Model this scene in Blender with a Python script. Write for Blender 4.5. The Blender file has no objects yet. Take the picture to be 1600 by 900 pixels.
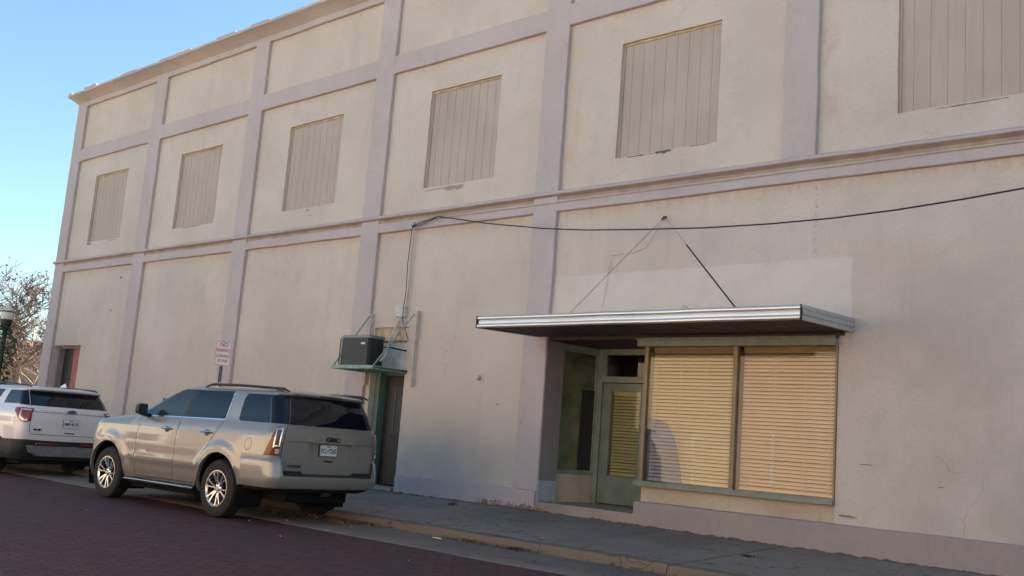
import bpy, bmesh, math, random
from mathutils import Vector, Matrix, noise, geometry
random.seed(7)
PI = math.pi
R = math.radians
sc = bpy.context.scene
COL = sc.collection

# ------------------------------------------------------------------ helpers
class MB:
    def __init__(s): s.v = []; s.f = []
    def quad(s, a, b, c, d):
        n = len(s.v); s.v += [a, b, c, d]; s.f.append((n, n+1, n+2, n+3))
    def poly(s, pts):
        n = len(s.v); s.v += list(pts); s.f.append(tuple(range(n, n+len(pts))))
    def box(s, x0, x1, y0, y1, z0, z1):
        n = len(s.v)
        s.v += [(x0,y0,z0),(x1,y0,z0),(x1,y1,z0),(x0,y1,z0),(x0,y0,z1),(x1,y0,z1),(x1,y1,z1),(x0,y1,z1)]
        for f in ((0,3,2,1),(4,5,6,7),(0,1,5,4),(1,2,6,5),(2,3,7,6),(3,0,4,7)): s.f.append(tuple(n+i for i in f))
        return s
    def bar(s, a, b, w, h, up=(0,0,1)):
        a = Vector(a); b = Vector(b); d = (b-a).normalized(); up = Vector(up)
        r = d.cross(up)
        if r.length < 1e-4: r = d.cross(Vector((1,0,0)))
        r.normalize(); u = r.cross(d).normalized()
        n = len(s.v)
        for p in (a, b):
            for i, j in ((-1,-1),(1,-1),(1,1),(-1,1)): s.v.append(tuple(p + r*i*w/2 + u*j*h/2))
        for f in ((3,2,1,0),(4,5,6,7),(0,1,5,4),(1,2,6,5),(2,3,7,6),(3,0,4,7)): s.f.append(tuple(n+i for i in f))
        return s
    def tube(s, pts, r, n=8, cap=True):
        pts = [Vector(p) for p in pts]; rs = r if isinstance(r, (list, tuple)) else [r]*len(pts)
        base = len(s.v); pr = None
        for i, p in enumerate(pts):
            d = (pts[min(i+1, len(pts)-1)] - pts[max(i-1, 0)]).normalized()
            if pr is None:
                pr = d.cross(Vector((0,0,1)))
                if pr.length < 1e-3: pr = d.cross(Vector((1,0,0)))
            pr = (pr - d*pr.dot(d)).normalized(); q = d.cross(pr)
            for k in range(n):
                a = 2*PI*k/n; s.v.append(tuple(p + (pr*math.cos(a) + q*math.sin(a))*rs[i]))
        for i in range(len(pts)-1):
            for k in range(n):
                a = base+i*n+k; b = base+i*n+(k+1) % n; s.f.append((a, b, b+n, a+n))
        if cap:
            s.f.append(tuple(base+k for k in reversed(range(n))))
            s.f.append(tuple(base+(len(pts)-1)*n+k for k in range(n)))
        return s
    def lathe(s, prof, origin, ax, n=32, closed=False):
        # prof: (radius, height along axis)
        o = Vector(origin); ax = Vector(ax).normalized()
        p = ax.cross(Vector((0,0,1)))
        if p.length < 1e-3: p = Vector((1,0,0))
        p.normalize(); q = ax.cross(p); base = len(s.v); m = len(prof)
        for k in range(n):
            a = 2*PI*k/n; d = p*math.cos(a)+q*math.sin(a)
            for r, h in prof: s.v.append(tuple(o + d*r + ax*h))
        for k in range(n):
            k2 = (k+1) % n
            for i in range(m if closed else m-1):
                j = (i+1) % m; s.f.append((base+k*m+i, base+k2*m+i, base+k2*m+j, base+k*m+j))
        return s
    def sweep(s, prof, axis, a, b, step=.12, jit=0.0, cap=True, fr=1.3):
        # prof: closed list of 2D points; axis 'z': (x,y) swept along z; axis 'x': (y,z) swept along x
        n = max(1, int(abs(b-a)/step)); m = len(prof); base = len(s.v)
        for i in range(n+1):
            t = a+(b-a)*i/n
            for p in prof:
                if axis == 'z': v = Vector((p[0], p[1], t))
                else: v = Vector((t, p[0], p[1]))
                if jit:
                    d = noise.noise_vector(v*fr)*jit + noise.noise_vector(v*fr*4)*jit*.45
                    v += d
                s.v.append(tuple(v))
        for i in range(n):
            for k in range(m):
                k2 = (k+1) % m; s.f.append((base+i*m+k, base+i*m+k2, base+(i+1)*m+k2, base+(i+1)*m+k))
        if cap:
            s.f.append(tuple(base+k for k in range(m))); s.f.append(tuple(base+n*m+k for k in reversed(range(m))))
        return s

def obj(name, mb, mat, parent=None, smooth=False, bevel=0, fix=True, segs=2):
    me = bpy.data.meshes.new(name)
    me.from_pydata([tuple(v) for v in mb.v], [], mb.f); me.update()
    if fix:
        bm = bmesh.new(); bm.from_mesh(me); bmesh.ops.recalc_face_normals(bm, faces=bm.faces); bm.to_mesh(me); bm.free()
    o = bpy.data.objects.new(name, me); COL.objects.link(o)
    if mat: me.materials.append(mat)
    if parent: o.parent = parent
    if smooth:
        me.polygons.foreach_set('use_smooth', [True]*len(me.polygons))
        if smooth != 'full':
            me.set_sharp_from_angle(angle=R(35)) if hasattr(me, 'set_sharp_from_angle') else None
    if bevel:
        b = o.modifiers.new('bevel', 'BEVEL'); b.width = bevel; b.segments = segs; b.limit_method = 'ANGLE'; b.angle_limit = R(40)
    return o
def tag(o, label=None, cat=None, group=None, kind=None):
    if label: o['label'] = label
    if cat: o['category'] = cat
    if group: o['group'] = group
    if kind: o['kind'] = kind
    return o
def empty(name, loc=(0,0,0), rz=0, scale=1):
    o = bpy.data.objects.new(name, None); COL.objects.link(o); o.location = loc; o.rotation_euler = (0,0,rz); o.scale = (scale,)*3
    o.empty_display_size = .2
    return o
def text(name, body, size, origin, xd, yd, mat, parent, ext=.003, sx=1.0, align='CENTER', bold=0.0):
    cu = bpy.data.curves.new('t', 'FONT'); cu.body = body; cu.size = size; cu.align_x = align; cu.align_y = 'CENTER'
    cu.extrude = ext; cu.offset = bold; cu.resolution_u = 3
    to = bpy.data.objects.new('t', cu); COL.objects.link(to)
    bpy.context.view_layer.update()
    me = bpy.data.meshes.new_from_object(to.evaluated_get(bpy.context.evaluated_depsgraph_get()))
    bpy.data.objects.remove(to); bpy.data.curves.remove(cu)
    X = Vector(xd).normalized(); Y = Vector(yd).normalized(); Z = X.cross(Y); O = Vector(origin)
    for v in me.vertices: v.co = O + X*v.co.x*sx + Y*v.co.y + Z*v.co.z
    me.materials.clear(); me.materials.append(mat); me.name = name
    o = bpy.data.objects.new(name, me); COL.objects.link(o); o.parent = parent
    return o

# ------------------------------------------------------------------ materials
class NT:
    def __init__(s, name):
        s.m = bpy.data.materials.new(name); s.m.use_nodes = True; s.t = s.m.node_tree; s.t.nodes.clear()
        s.out = s.n('ShaderNodeOutputMaterial'); s.p = s.n('ShaderNodeBsdfPrincipled'); s.l(s.p.outputs[0], s.out.inputs[0])
    def n(s, ty, **k):
        x = s.t.nodes.new(ty)
        for a, b in k.items(): setattr(x, a, b)
        return x
    def l(s, a, b): s.t.links.new(a, b)
    def set(s, sock, v):
        if hasattr(v, 'links') or isinstance(v, bpy.types.NodeSocket): s.l(v, sock)
        elif isinstance(v, (tuple, list)) and len(v) == 3 and sock.type == 'RGBA': sock.default_value = (*v, 1)
        else: sock.default_value = v
    def pos(s):
        if not hasattr(s, '_p'): s._p = s.n('ShaderNodeNewGeometry').outputs['Position']
        return s._p
    def objc(s):
        if not hasattr(s, '_o'): s._o = s.n('ShaderNodeTexCoord').outputs['Object']
        return s._o
    def sep(s, v): return s.n('ShaderNodeSeparateXYZ').outputs, s.l
    def xyz(s, v=None):
        x = s.n('ShaderNodeSeparateXYZ'); s.l(v or s.pos(), x.inputs[0]); return x.outputs
    def comb(s, a, b, c):
        x = s.n('ShaderNodeCombineXYZ')
        for i, v in enumerate((a, b, c)): s.set(x.inputs[i], v)
        return x.outputs[0]
    def map(s, v, sc=(1,1,1), loc=(0,0,0), rot=(0,0,0)):
        x = s.n('ShaderNodeMapping'); s.l(v, x.inputs[0]); x.inputs['Scale'].default_value = sc; x.inputs['Location'].default_value = loc; x.inputs['Rotation'].default_value = rot
        return x.outputs[0]
    def noise(s, v, scale, detail=4, rough=.55, dist=0):
        x = s.n('ShaderNodeTexNoise'); s.l(v, x.inputs['Vector']); x.inputs['Scale'].default_value = scale; x.inputs['Detail'].default_value = detail
        x.inputs['Roughness'].default_value = rough; x.inputs['Distortion'].default_value = dist
        return x.outputs['Fac']
    def math(s, op, a, b=0.0, c=0.0, clamp=False):
        x = s.n('ShaderNodeMath', operation=op, use_clamp=clamp)
        for i, v in enumerate((a, b, c)): s.set(x.inputs[i], v)
        return x.outputs[0]
    def ramp(s, v, a, b, lo=0.0, hi=1.0):
        x = s.n('ShaderNodeMapRange', interpolation_type='SMOOTHSTEP'); s.set(x.inputs['Value'], v)
        x.inputs['From Min'].default_value = a; x.inputs['From Max'].default_value = b; x.inputs['To Min'].default_value = lo; x.inputs['To Max'].default_value = hi
        return x.outputs[0]
    def mix(s, f, a, b, mode='MIX'):
        x = s.n('ShaderNodeMix', data_type='RGBA', blend_type=mode); s.set(x.inputs[0], f); s.set(x.inputs[6], a); s.set(x.inputs[7], b)
        return x.outputs[2]
    def bump(s, h, strength=.3, dist=.01, nrm=None):
        x = s.n('ShaderNodeBump'); s.set(x.inputs['Height'], h); x.inputs['Strength'].default_value = strength; x.inputs['Distance'].default_value = dist
        if nrm: s.l(nrm, x.inputs['Normal'])
        return x.outputs[0]
    def fin(s, col=None, rough=None, metal=None, nrm=None, **k):
        if col is not None: s.set(s.p.inputs['Base Color'], col)
        if rough is not None: s.set(s.p.inputs['Roughness'], rough)
        if metal is not None: s.set(s.p.inputs['Metallic'], metal)
        if nrm is not None: s.l(nrm, s.p.inputs['Normal'])
        for a, b in k.items(): s.set(s.p.inputs[a.replace('_', ' ')], b)
        return s.m
def plain(name, col, rough=.6, metal=0, var=.12, sc=9, bump=0.15, **k):
    t = NT(name); c = t.objc(); f = t.noise(c, sc, 5); g = t.noise(c, sc*7, 3)
    lo = tuple(x*(1-var) for x in col); hi = tuple(min(1, x*(1+var)) for x in col)
    cc = t.mix(t.ramp(f, .3, .7), lo, hi)
    r = t.ramp(g, .3, .7, max(0, rough-.06), min(1, rough+.06))
    return t.fin(cc, r, metal, t.bump(g, bump, .002) if bump else None, **k)

CREAM = (.60, .528, .468); CREAM2 = (.525, .456, .402); LILAC = (.505, .446, .452); LILAC2 = (.455, .392, .396)
def band(t, v, a, b, e, f=None):   # 1 inside a..b with soft edge e
    return t.math('MULTIPLY', t.ramp(v, a-e, a+e), t.ramp(v, b-e, b+e, 1, 0))
def stucco(name, c1, c2, wall=False, dark=1.0, grain=1.0):
    t = NT(name); P = t.pos(); x, y, z = t.xyz()
    big = t.noise(P, .55, 5, .6); mid = t.noise(P, 2.6, 6, .65, .4); fine = t.noise(P, 26, 5, .7)
    streak = t.noise(t.map(P, (2.2, 2.2, .22)), 1.5, 5, .65)
    hor = t.noise(t.map(P, (.5, .5, 5)), 2.5, 5, .7)
    col = t.mix(t.ramp(big, .32, .68), c2, c1)
    col = t.mix(t.math('MULTIPLY', t.ramp(mid, .5, .72), .30), col, tuple(v*.80 for v in c2))
    col = t.mix(t.math('MULTIPLY', t.ramp(streak, .54, .75), .26), col, (c2[0]*.72, c2[1]*.70, c2[2]*.66))
    col = t.mix(t.math('MULTIPLY', t.ramp(hor, .55, .8), .25), col, tuple(min(1, v*1.15) for v in c1))
    col = t.mix(t.ramp(fine, .3, .7, .0, .28), col, tuple(v*.72 for v in c2))
    h2 = None
    if wall:
        # rain-washed rust and dirt just below the bands
        dn = t.noise(t.map(P, (3.5, 3.5, .8)), 3, 6, .7)
        for zt, dd, st in ((5.067, .26, .55), (8.30, .16, .4), (9.96, .14, .35)):
            m = t.math('MULTIPLY', band(t, z, zt-dd, zt+.02, .0001), t.ramp(z, zt-dd, zt))
            m = t.math('MULTIPLY', m, t.ramp(dn, .35, .65)); m = t.math('MULTIPLY', m, st)
            col = t.mix(m, col, (.46, .31, .19))
        # rust beside the pilaster
        m = t.math('MULTIPLY', band(t, x, -10.06, -9.80, .09), band(t, z, 5.7, 8.1, .3)); m = t.math('MULTIPLY', m, t.ramp(mid, .4, .6, 0, .5)); col = t.mix(m, col, (.55, .42, .24))
        m = t.math('MULTIPLY', band(t, x, -5.62, -5.38, .08), band(t, z, 6.0, 8.1, .3)); m = t.math('MULTIPLY', m, t.ramp(mid, .4, .6, 0, .45)); col = t.mix(m, col, (.42, .30, .24))
        # lighter repainted rectangle over the canopy
        wob = t.ramp(t.noise(P, 3, 4), 0, 1, -.03, .03)
        m = t.math('MULTIPLY', band(t, t.math('ADD', x, wob), -10.4, -5.13, .012), band(t, t.math('ADD', z, wob), 2.9, 3.99, .012))
        col = t.mix(t.math('MULTIPLY', m, .85), col, t.mix(t.ramp(mid, .35, .7), (.64, .57, .52), (.58, .52, .48)))
        # taller repainted strip right of the canopy, at the old lower level, left of it too
        m = t.math('MULTIPLY', band(t, t.math('ADD', x, wob), -13.2, -10.5, .02), band(t, t.math('ADD', z, wob), .5, 3.55, .01))
        col = t.mix(t.math('MULTIPLY', m, .30), col, (.57, .48, .41))
        # low on the wall: grime, with grey-blue sky light painted in
        m = t.math('MULTIPLY', t.ramp(z, 1.0, 1.9, 1, 0), t.ramp(t.noise(P, 1.3, 5, .6), .35, .6)); m = t.math('MULTIPLY', m, t.ramp(x, -9.5, -12.0)); m = t.math('MULTIPLY', m, .55)
        col = t.mix(m, col, (.40, .375, .345))
        m = t.math('MULTIPLY', t.ramp(x, -5.5, -3.6), t.ramp(t.noise(P, .9, 5, .6), .38, .62)); m = t.math('MULTIPLY', m, t.ramp(z, 4.6, 3.2)); col = t.mix(t.math('MULTIPLY', m, .45), col, (.385, .345, .305))  # blotchy darker tone towards the lower right
        # ghost of a removed pilaster: rough vertical scar
        gh = t.math('MULTIPLY', band(t, x, -6.14, -5.62, .03), band(t, z, 3.98, 5.05, .03))
        rg = t.noise(P, 14, 6, .8)
        col = t.mix(t.math('MULTIPLY', gh, t.ramp(rg, .55, .7, 0, .5)), col, (.62, .56, .48))
        ed = t.math('MULTIPLY', band(t, t.math('ADD', x, wob), -5.66, -5.625, .012), band(t, z, 4.0, 5.05, .02))
        ed = t.math('MULTIPLY', ed, t.ramp(rg, .5, .6)); col = t.mix(t.math('MULTIPLY', ed, .7), col, (.2, .17, .15))
        # broken plaster below the window boards
        dist = t.noise(P, 9, 5, .7)
        def blob(cx, cz, rx, rz, c, k=1.0):
            nonlocal col
            dx = t.math('DIVIDE', t.math('SUBTRACT', x, cx), rx); dz = t.math('DIVIDE', t.math('SUBTRACT', z, cz), rz)
            d = t.math('ADD', t.math('MULTIPLY', dx, dx), t.math('MULTIPLY', dz, dz)); d = t.math('ADD', d, t.ramp(dist, .2, .8, -1.0, 1.0))
            m = t.ramp(d, .75, .95, 1, 0); col = t.mix(t.math('MULTIPLY', m, k), col, c); return m
        a = blob(-12.55, 5.78, .27, .05, (.36, .27, .21))
        b = blob(-8.12, 5.83, .14, .035, (.13, .12, .11))
        c = blob(-8.55, 5.825, .28, .010, (.16, .14, .12)); blob(-7.5, 5.84, .2, .008, (.2, .17, .15))
        blob(-13.0, 5.80, .3, .008, (.16, .14, .12)); blob(-16.9, 5.79, .07, .02, (.2, .16, .14)); blob(-26.7, 5.80, .12, .03, (.2, .17, .15)); blob(-25.4, 5.815, .3, .008, (.2, .17, .15))
        blob(-21.5, 5.83, .5, .008, (.22, .18, .15)); blob(-3.7, 5.815, .45, .010, (.2, .17, .15)); blob(-16.8, 5.67, .08, .006, (.25, .2, .18), .7)
        blob(-4.9, 1.35, .10, .008, (.2, .17, .14)); blob(-5.1, .70, .10, .02, (.25, .2, .17)); blob(-4.0, 1.15, .05, .01, (.25, .2, .17)); blob(-11.1, 1.9, .05, .02, (.3, .25, .22)); blob(-24.6, 4.75, .05, .03, (.2, .16, .14)); blob(-24.9, 3.9, .04, .02, (.2, .16, .14))
        h2 = t.math('SUBTRACT', 1, t.math('ADD', a, b, clamp=True))
    vc = t.n('ShaderNodeTexVoronoi', feature='DISTANCE_TO_EDGE'); dd = t.n('ShaderNodeVectorMath', operation='ADD'); t.l(P, dd.inputs[0])
    nn = t.n('ShaderNodeTexNoise'); t.l(P, nn.inputs['Vector']); nn.inputs['Scale'].default_value = 1.1; nn.inputs['Detail'].default_value = 4; t.l(nn.outputs['Color'], dd.inputs[1]); t.l(dd.outputs[0], vc.inputs['Vector']); vc.inputs['Scale'].default_value = .33
    ck = t.math('MULTIPLY', t.ramp(vc.outputs['Distance'], .0006, .0026, 1, 0), t.ramp(t.noise(P, .7, 3), .56, .66)); col = t.mix(t.math('MULTIPLY', ck, .32), col, (.20, .165, .14))
    chp = t.ramp(t.noise(P, 11, 6, .8), .70, .73); chp = t.math('MULTIPLY', chp, t.ramp(t.noise(P, .9, 3), .52, .6)); col = t.mix(t.math('MULTIPLY', chp, .6), col, (.33, .28, .24) if wall else (.60, .52, .44))
    if name.startswith(('plinth', 'lilac', 'step')):
        zz = t.math('ADD', z, t.math('MULTIPLY', t.math('MAXIMUM', t.math('ADD', x, 10.0), 0.0), .006))
        bm_ = t.math('MULTIPLY', t.ramp(t.math('ADD', zz, t.ramp(t.noise(P, 4, 6, .75), .3, .7, .018, -.018)), .277, .284, 1, 0), .85); col = t.mix(bm_, col, (.085, .055, .042))
        rs = t.math('MULTIPLY', band(t, x, -11.3, -9.85, .1), t.ramp(t.math('ADD', z, t.ramp(t.noise(P, 6, 5, .8), .3, .75, .06, -.11)), .30, .315, 1, 0)); col = t.mix(t.math('MULTIPLY', rs, .75), col, (.15, .08, .055))
    if dark != 1: col = t.mix(1.0, col, (dark, dark, dark), 'MULTIPLY')
    trowel = t.noise(t.map(P, (1, 1, 1.5)), 7, 5, .6, .6)
    sand = t.noise(P, 75, 4, .75)
    h = t.math('ADD', t.math('MULTIPLY', trowel, .7), t.math('MULTIPLY', sand, .45*grain))
    h = t.math('ADD', h, t.math('MULTIPLY', fine, .35))
    if h2: h = t.math('ADD', h, h2)
    return t.fin(col, .92, 0, t.bump(h, .55, .012), Specular_IOR_Level=.25)

M = {}
M['wall'] = stucco('cream_stucco', CREAM, CREAM2, wall=True)
M['trim'] = stucco('lilac_trim_paint', LILAC, LILAC2)
M['belt'] = stucco('belt_trim_paint', LILAC, LILAC2)
M['plinth'] = stucco('plinth_paint', (.38, .315, .30), (.335, .28, .27))
M['bulk'] = stucco('bulkhead_stucco', (.60, .50, .37), (.45, .36, .27))
M['step'] = stucco('step_concrete', (.40, .33, .28), (.30, .25, .22))
M['jamb'] = stucco('jamb_paint', (.33, .285, .28), (.27, .235, .235))
t = NT('board_paint'); P = t.pos(); c = t.mix(t.ramp(t.noise(P, .8, 5), .3, .7), (.395, .322, .275), (.44, .365, .315)); x_, y_, z_ = t.xyz(); wn = t.n('ShaderNodeTexWhiteNoise', noise_dimensions='1D'); t.l(t.math('FLOOR', t.math('DIVIDE', x_, .2065)), wn.inputs['W']); c = t.mix(t.math('MULTIPLY', wn.outputs['Value'], .16), c, (.33, .275, .23)); c = t.mix(t.math('MULTIPLY', t.ramp(t.noise(P, 1.4, 6, .7), .5, .75), .3), c, (.46, .40, .35)); c = t.mix(t.math('MULTIPLY', t.ramp(t.noise(t.map(P, (9, 9, .5)), 2, 5, .7), .5, .8), .35), c, (.25, .20, .175))
M['board'] = t.fin(c, .7, 0, t.bump(t.noise(t.map(P, (30, 30, 1)), 3, 4), .25, .004))
M['woodtrim'] = plain('weathered_cream_wood', (.46, .36, .23), .7, var=.25, sc=6)
M['cove'] = plain('stained_cove', (.34, .265, .215), .9, var=.15, sc=3)
M['green'] = plain('sage_green_paint', (.205, .228, .185), .5, var=.15, sc=5)
M['greendark'] = plain('dull_green_door_paint', (.155, .185, .150), .5, var=.15, sc=5)
M['shelfgreen'] = plain('pale_green_metal', (.22, .30, .27), .5, metal=0, var=.2, sc=8)
M['brownframe'] = plain('bronze_frame_paint', (.24, .17, .09), .45, var=.15)
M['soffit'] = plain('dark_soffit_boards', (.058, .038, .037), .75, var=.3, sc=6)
M['darkdoor'] = plain('dark_brown_door', (.020, .017, .018), .5, var=.25)
M['orange'] = plain('brick_red_panel', (.36, .135, .095), .75, var=.2, sc=4)
M['greywood'] = plain('weathered_grey_board', (.60, .58, .54), .85, var=.2, sc=5)
M['interior'] = plain('dim_interior', (.10, .095, .075), .9)
M['olive'] = plain('olive_backing', (.45, .42, .24), .9, var=.2, sc=3)
M['slat'] = plain('white_blind_slat', (.80, .77, .73), .5, var=.05, sc=3, bump=0)
M['cord'] = plain('blind_cord', (.7, .66, .58), .8, bump=0)
M['galv'] = plain('galvanised_steel', (.42, .43, .44), .45, .7, var=.15)
M['rod'] = plain('dark_iron_rod', (.05, .04, .04), .6, .3)
M['wire'] = plain('thin_old_wire', (.30, .25, .22), .8)
M['cable'] = plain('black_cable', (.02, .02, .022), .55)
M['acdark'] = plain('dark_slate_enamel', (.013, .017, .026), .42, .1, var=.1)
M['actop'] = plain('grey_fan_cover', (.16, .18, .22), .4, .3)
M['white'] = plain('white_enamel', (.75, .74, .72), .45, var=.04)
M['signwhite'] = plain('sign_white', (.80, .76, .76), .5, var=.05)
M['signred'] = plain('sign_red', (.55, .035, .05), .5, var=.05)
M['railpaint'] = plain('cream_painted_rail', (.55, .475, .415), .7)
M['boxgrey'] = plain('grey_utility_box', (.50, .49, .46), .5)
M['alum'] = plain('polished_aluminium', (.72, .69, .66), .46, 1.0, var=.06, sc=1.2, bump=0)
M['alumside'] = plain('dull_aluminium', (.52, .52, .53), .5, .6, var=.1, sc=4)
M['roofing'] = plain('roof_felt', (.12, .11, .11), .95)
M['bark'] = plain('pale_bark', (.26, .20, .16), .9, var=.3)
M['barkdark'] = plain('dark_bark', (.12, .085, .07), .9, var=.3)
M['redleaf'] = plain('dry_red_leaf', (.12, .05, .045), .7, var=.4)
M['ivy'] = plain('ivy_leaf', (.03, .075, .035), .6, var=.4)
M['litter'] = plain('dry_leaf_litter', (.17, .095, .05), .9, var=.5, sc=30)
M['weed'] = plain('weed_leaf', (.05, .09, .03), .7, var=.3)
M['iron'] = plain('black_cast_iron', (.02, .028, .026), .45, .3)
M['frost'] = plain('frosted_lamp_glass', (.58, .57, .52), .35, bump=0)
M['oldcable'] = plain('pale_conduit', (.46, .41, .36), .6)
M['bluepatch'] = stucco('pale_blue_paint_patch', (.50, .52, .58), (.40, .42, .47))
M['black'] = plain('black_plastic', (.018, .018, .019), .55, bump=.1)
M['under'] = plain('matt_underbody', (.012, .012, .012), 1.0, bump=0, Specular_IOR_Level=.1)
M['rubber'] = plain('tyre_rubber', (.016, .016, .016), .85)
M['chrome'] = plain('bright_chrome', (.78, .78, .78), .12, 1.0, var=.02, bump=0)
M['rimmetal'] = plain('machined_wheel_alloy', (.74, .73, .71), .22, 1.0, var=.03, bump=0)
M['platewhite'] = plain('plate_white', (.70, .70, .66), .4, var=.03)
M['plateblack'] = plain('plate_black', (.015, .015, .02), .5)
M['badge'] = plain('dark_badge', (.05, .045, .05), .35, .5)
M['redlens'] = plain('red_lens', (.28, .015, .012), .12, var=.1, bump=0, Coat_Weight=1.0)
M['deepred'] = plain('deep_red_lens', (.22, .012, .016), .22, bump=0, Specular_IOR_Level=.35)
M['darkred'] = plain('dark_red_lens', (.10, .010, .012), .10, var=.1, bump=0, Coat_Weight=1.0)
M['amberlens'] = plain('amber_brown_lens', (.26, .085, .02), .22, var=.1, bump=0, Specular_IOR_Level=.35)
M['clearlens'] = plain('clear_lens', (.60, .58, .60), .12, .4, var=.1, bump=0, Coat_Weight=1.0)
M['blueoval'] = plain('blue_enamel', (.02, .04, .10), .2, bump=0, Coat_Weight=1.0)
def paint(name, col, metal, rough=.32):
    t = NT(name); o = t.objc(); fl = t.n('ShaderNodeTexVoronoi'); t.l(o, fl.inputs['Vector']); fl.inputs['Scale'].default_value = 900
    dirt = t.noise(o, 2.5, 6, .65); x, y, z = t.xyz(o)
    c = t.mix(t.ramp(dirt, .45, .8, 0, .18), col, tuple(v*.75 for v in col))
    c = t.mix(t.math('MULTIPLY', t.ramp(z, .75, .40), t.ramp(dirt, .3, .7, .1, .5)), c, (.16, .125, .10))
    n = t.n('ShaderNodeNormalMap')
    r = t.ramp(dirt, .3, .8, rough, rough+.12)
    return t.fin(c, r, metal, None, Coat_Weight=1.0, Coat_Roughness=.045)
M['champagne'] = paint('champagne_metallic_paint', (.248, .234, .214), .24, .28)
M['pearl'] = paint('white_pearl_paint', (.68, .65, .66), .10, .35)
def autoglass(name, col=(.006, .008, .014)):
    t = NT(name); return t.fin(col, .03, 0, None, Specular_IOR_Level=.42)
M['tint'] = autoglass('dark_tinted_glass')
M['tintlight'] = autoglass('light_tinted_glass', (.03, .035, .035))
def windowglass(name, tintc=(1,1,1), refl=1.0):
    t = NT(name); t.t.nodes.remove(t.p)
    g = t.n('ShaderNodeBsdfGlossy'); g.inputs['Roughness'].default_value = .012; tr = t.n('ShaderNodeBsdfTransparent'); t.set(tr.inputs[0], tintc)
    f = t.n('ShaderNodeFresnel'); f.inputs[0].default_value = 1.5; w = t.noise(t.pos(), .9, 2); t.l(t.bump(w, .10, .02), g.inputs['Normal'])
    m = t.n('ShaderNodeMixShader'); t.l(t.math('MULTIPLY', f.outputs[0], 1.1*refl, clamp=True), m.inputs[0]); t.l(tr.outputs[0], m.inputs[1]); t.l(g.outputs[0], m.inputs[2]); t.l(m.outputs[0], t.out.inputs[0])
    return t.m
M['glass'] = windowglass('shop_window_glass')
def filmmat(name, c, dc, k):
    t = NT(name); t.t.nodes.remove(t.p)
    tr = t.n('ShaderNodeBsdfTransparent'); t.set(tr.inputs[0], c)
    d = t.n('ShaderNodeBsdfDiffuse'); t.set(d.inputs[0], dc); m = t.n('ShaderNodeMixShader')
    t.set(m.inputs[0], t.ramp(t.noise(t.pos(), 3, 5, .6), .3, .7, k*.75, k*1.25)); t.l(tr.outputs[0], m.inputs[1]); t.l(d.outputs[0], m.inputs[2]); t.l(m.outputs[0], t.out.inputs[0])
    return t.m
M['film'] = filmmat('amber_sun_film', (1.0, .90, .71), (.95, .81, .57), .11)
M['film2'] = filmmat('faded_orange_sun_film', (1.0, .86, .71), (.92, .75, .57), .13)
M['tear_tint'] = filmmat('tear_darkening_tint', (.66, .68, .76), (.3, .32, .38), .06)  # added grey-blue sheet that darkens the bare blinds inside the tear
M['film3'] = filmmat('dark_olive_sun_film', (.80, .78, .50), (.27, .26, .15), .25)

# street bricks (long side across the street)
t = NT('dark_red_street_brick'); P = t.pos(); x, y, z = t.xyz()
cv = t.comb(y, x, 0)
br = t.n('ShaderNodeTexBrick'); t.l(t.map(cv, (1,1,1)), br.inputs['Vector'])
br.inputs['Scale'].default_value = 1.0; br.inputs['Brick Width'].default_value = .225; br.inputs['Row Height'].default_value = .105; br.inputs['Mortar Size'].default_value = .012; br.inputs['Mortar Smooth'].default_value = .4
t.set(br.inputs['Color1'], (.128, .045, .050)); t.set(br.inputs['Color2'], (.084, .033, .039)); t.set(br.inputs['Mortar'], (.028, .018, .020))
n1 = t.noise(P, .45, 5, .6); n2 = t.noise(P, 5, 5, .7); n3 = t.noise(P, 60, 3, .7)
c = t.mix(t.ramp(n1, .4, .7, 0, .6), br.outputs['Color'], (.064, .036, .041)); c = t.mix(t.ramp(n2, .5, .75, 0, .5), c, (.125, .062, .058))
c = t.mix(t.ramp(n3, .62, .8, 0, .35), c, (.12, .10, .095))
hh = t.math('ADD', t.math('MULTIPLY', br.outputs['Fac'], -1.0), t.math('MULTIPLY', n2, .8)); hh = t.math('ADD', hh, t.math('MULTIPLY', n3, .3))
M['brick'] = t.fin(c, t.ramp(n2, .3, .7, .72, .95), 0, t.bump(hh, .8, .012), Specular_IOR_Level=.3)
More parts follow.
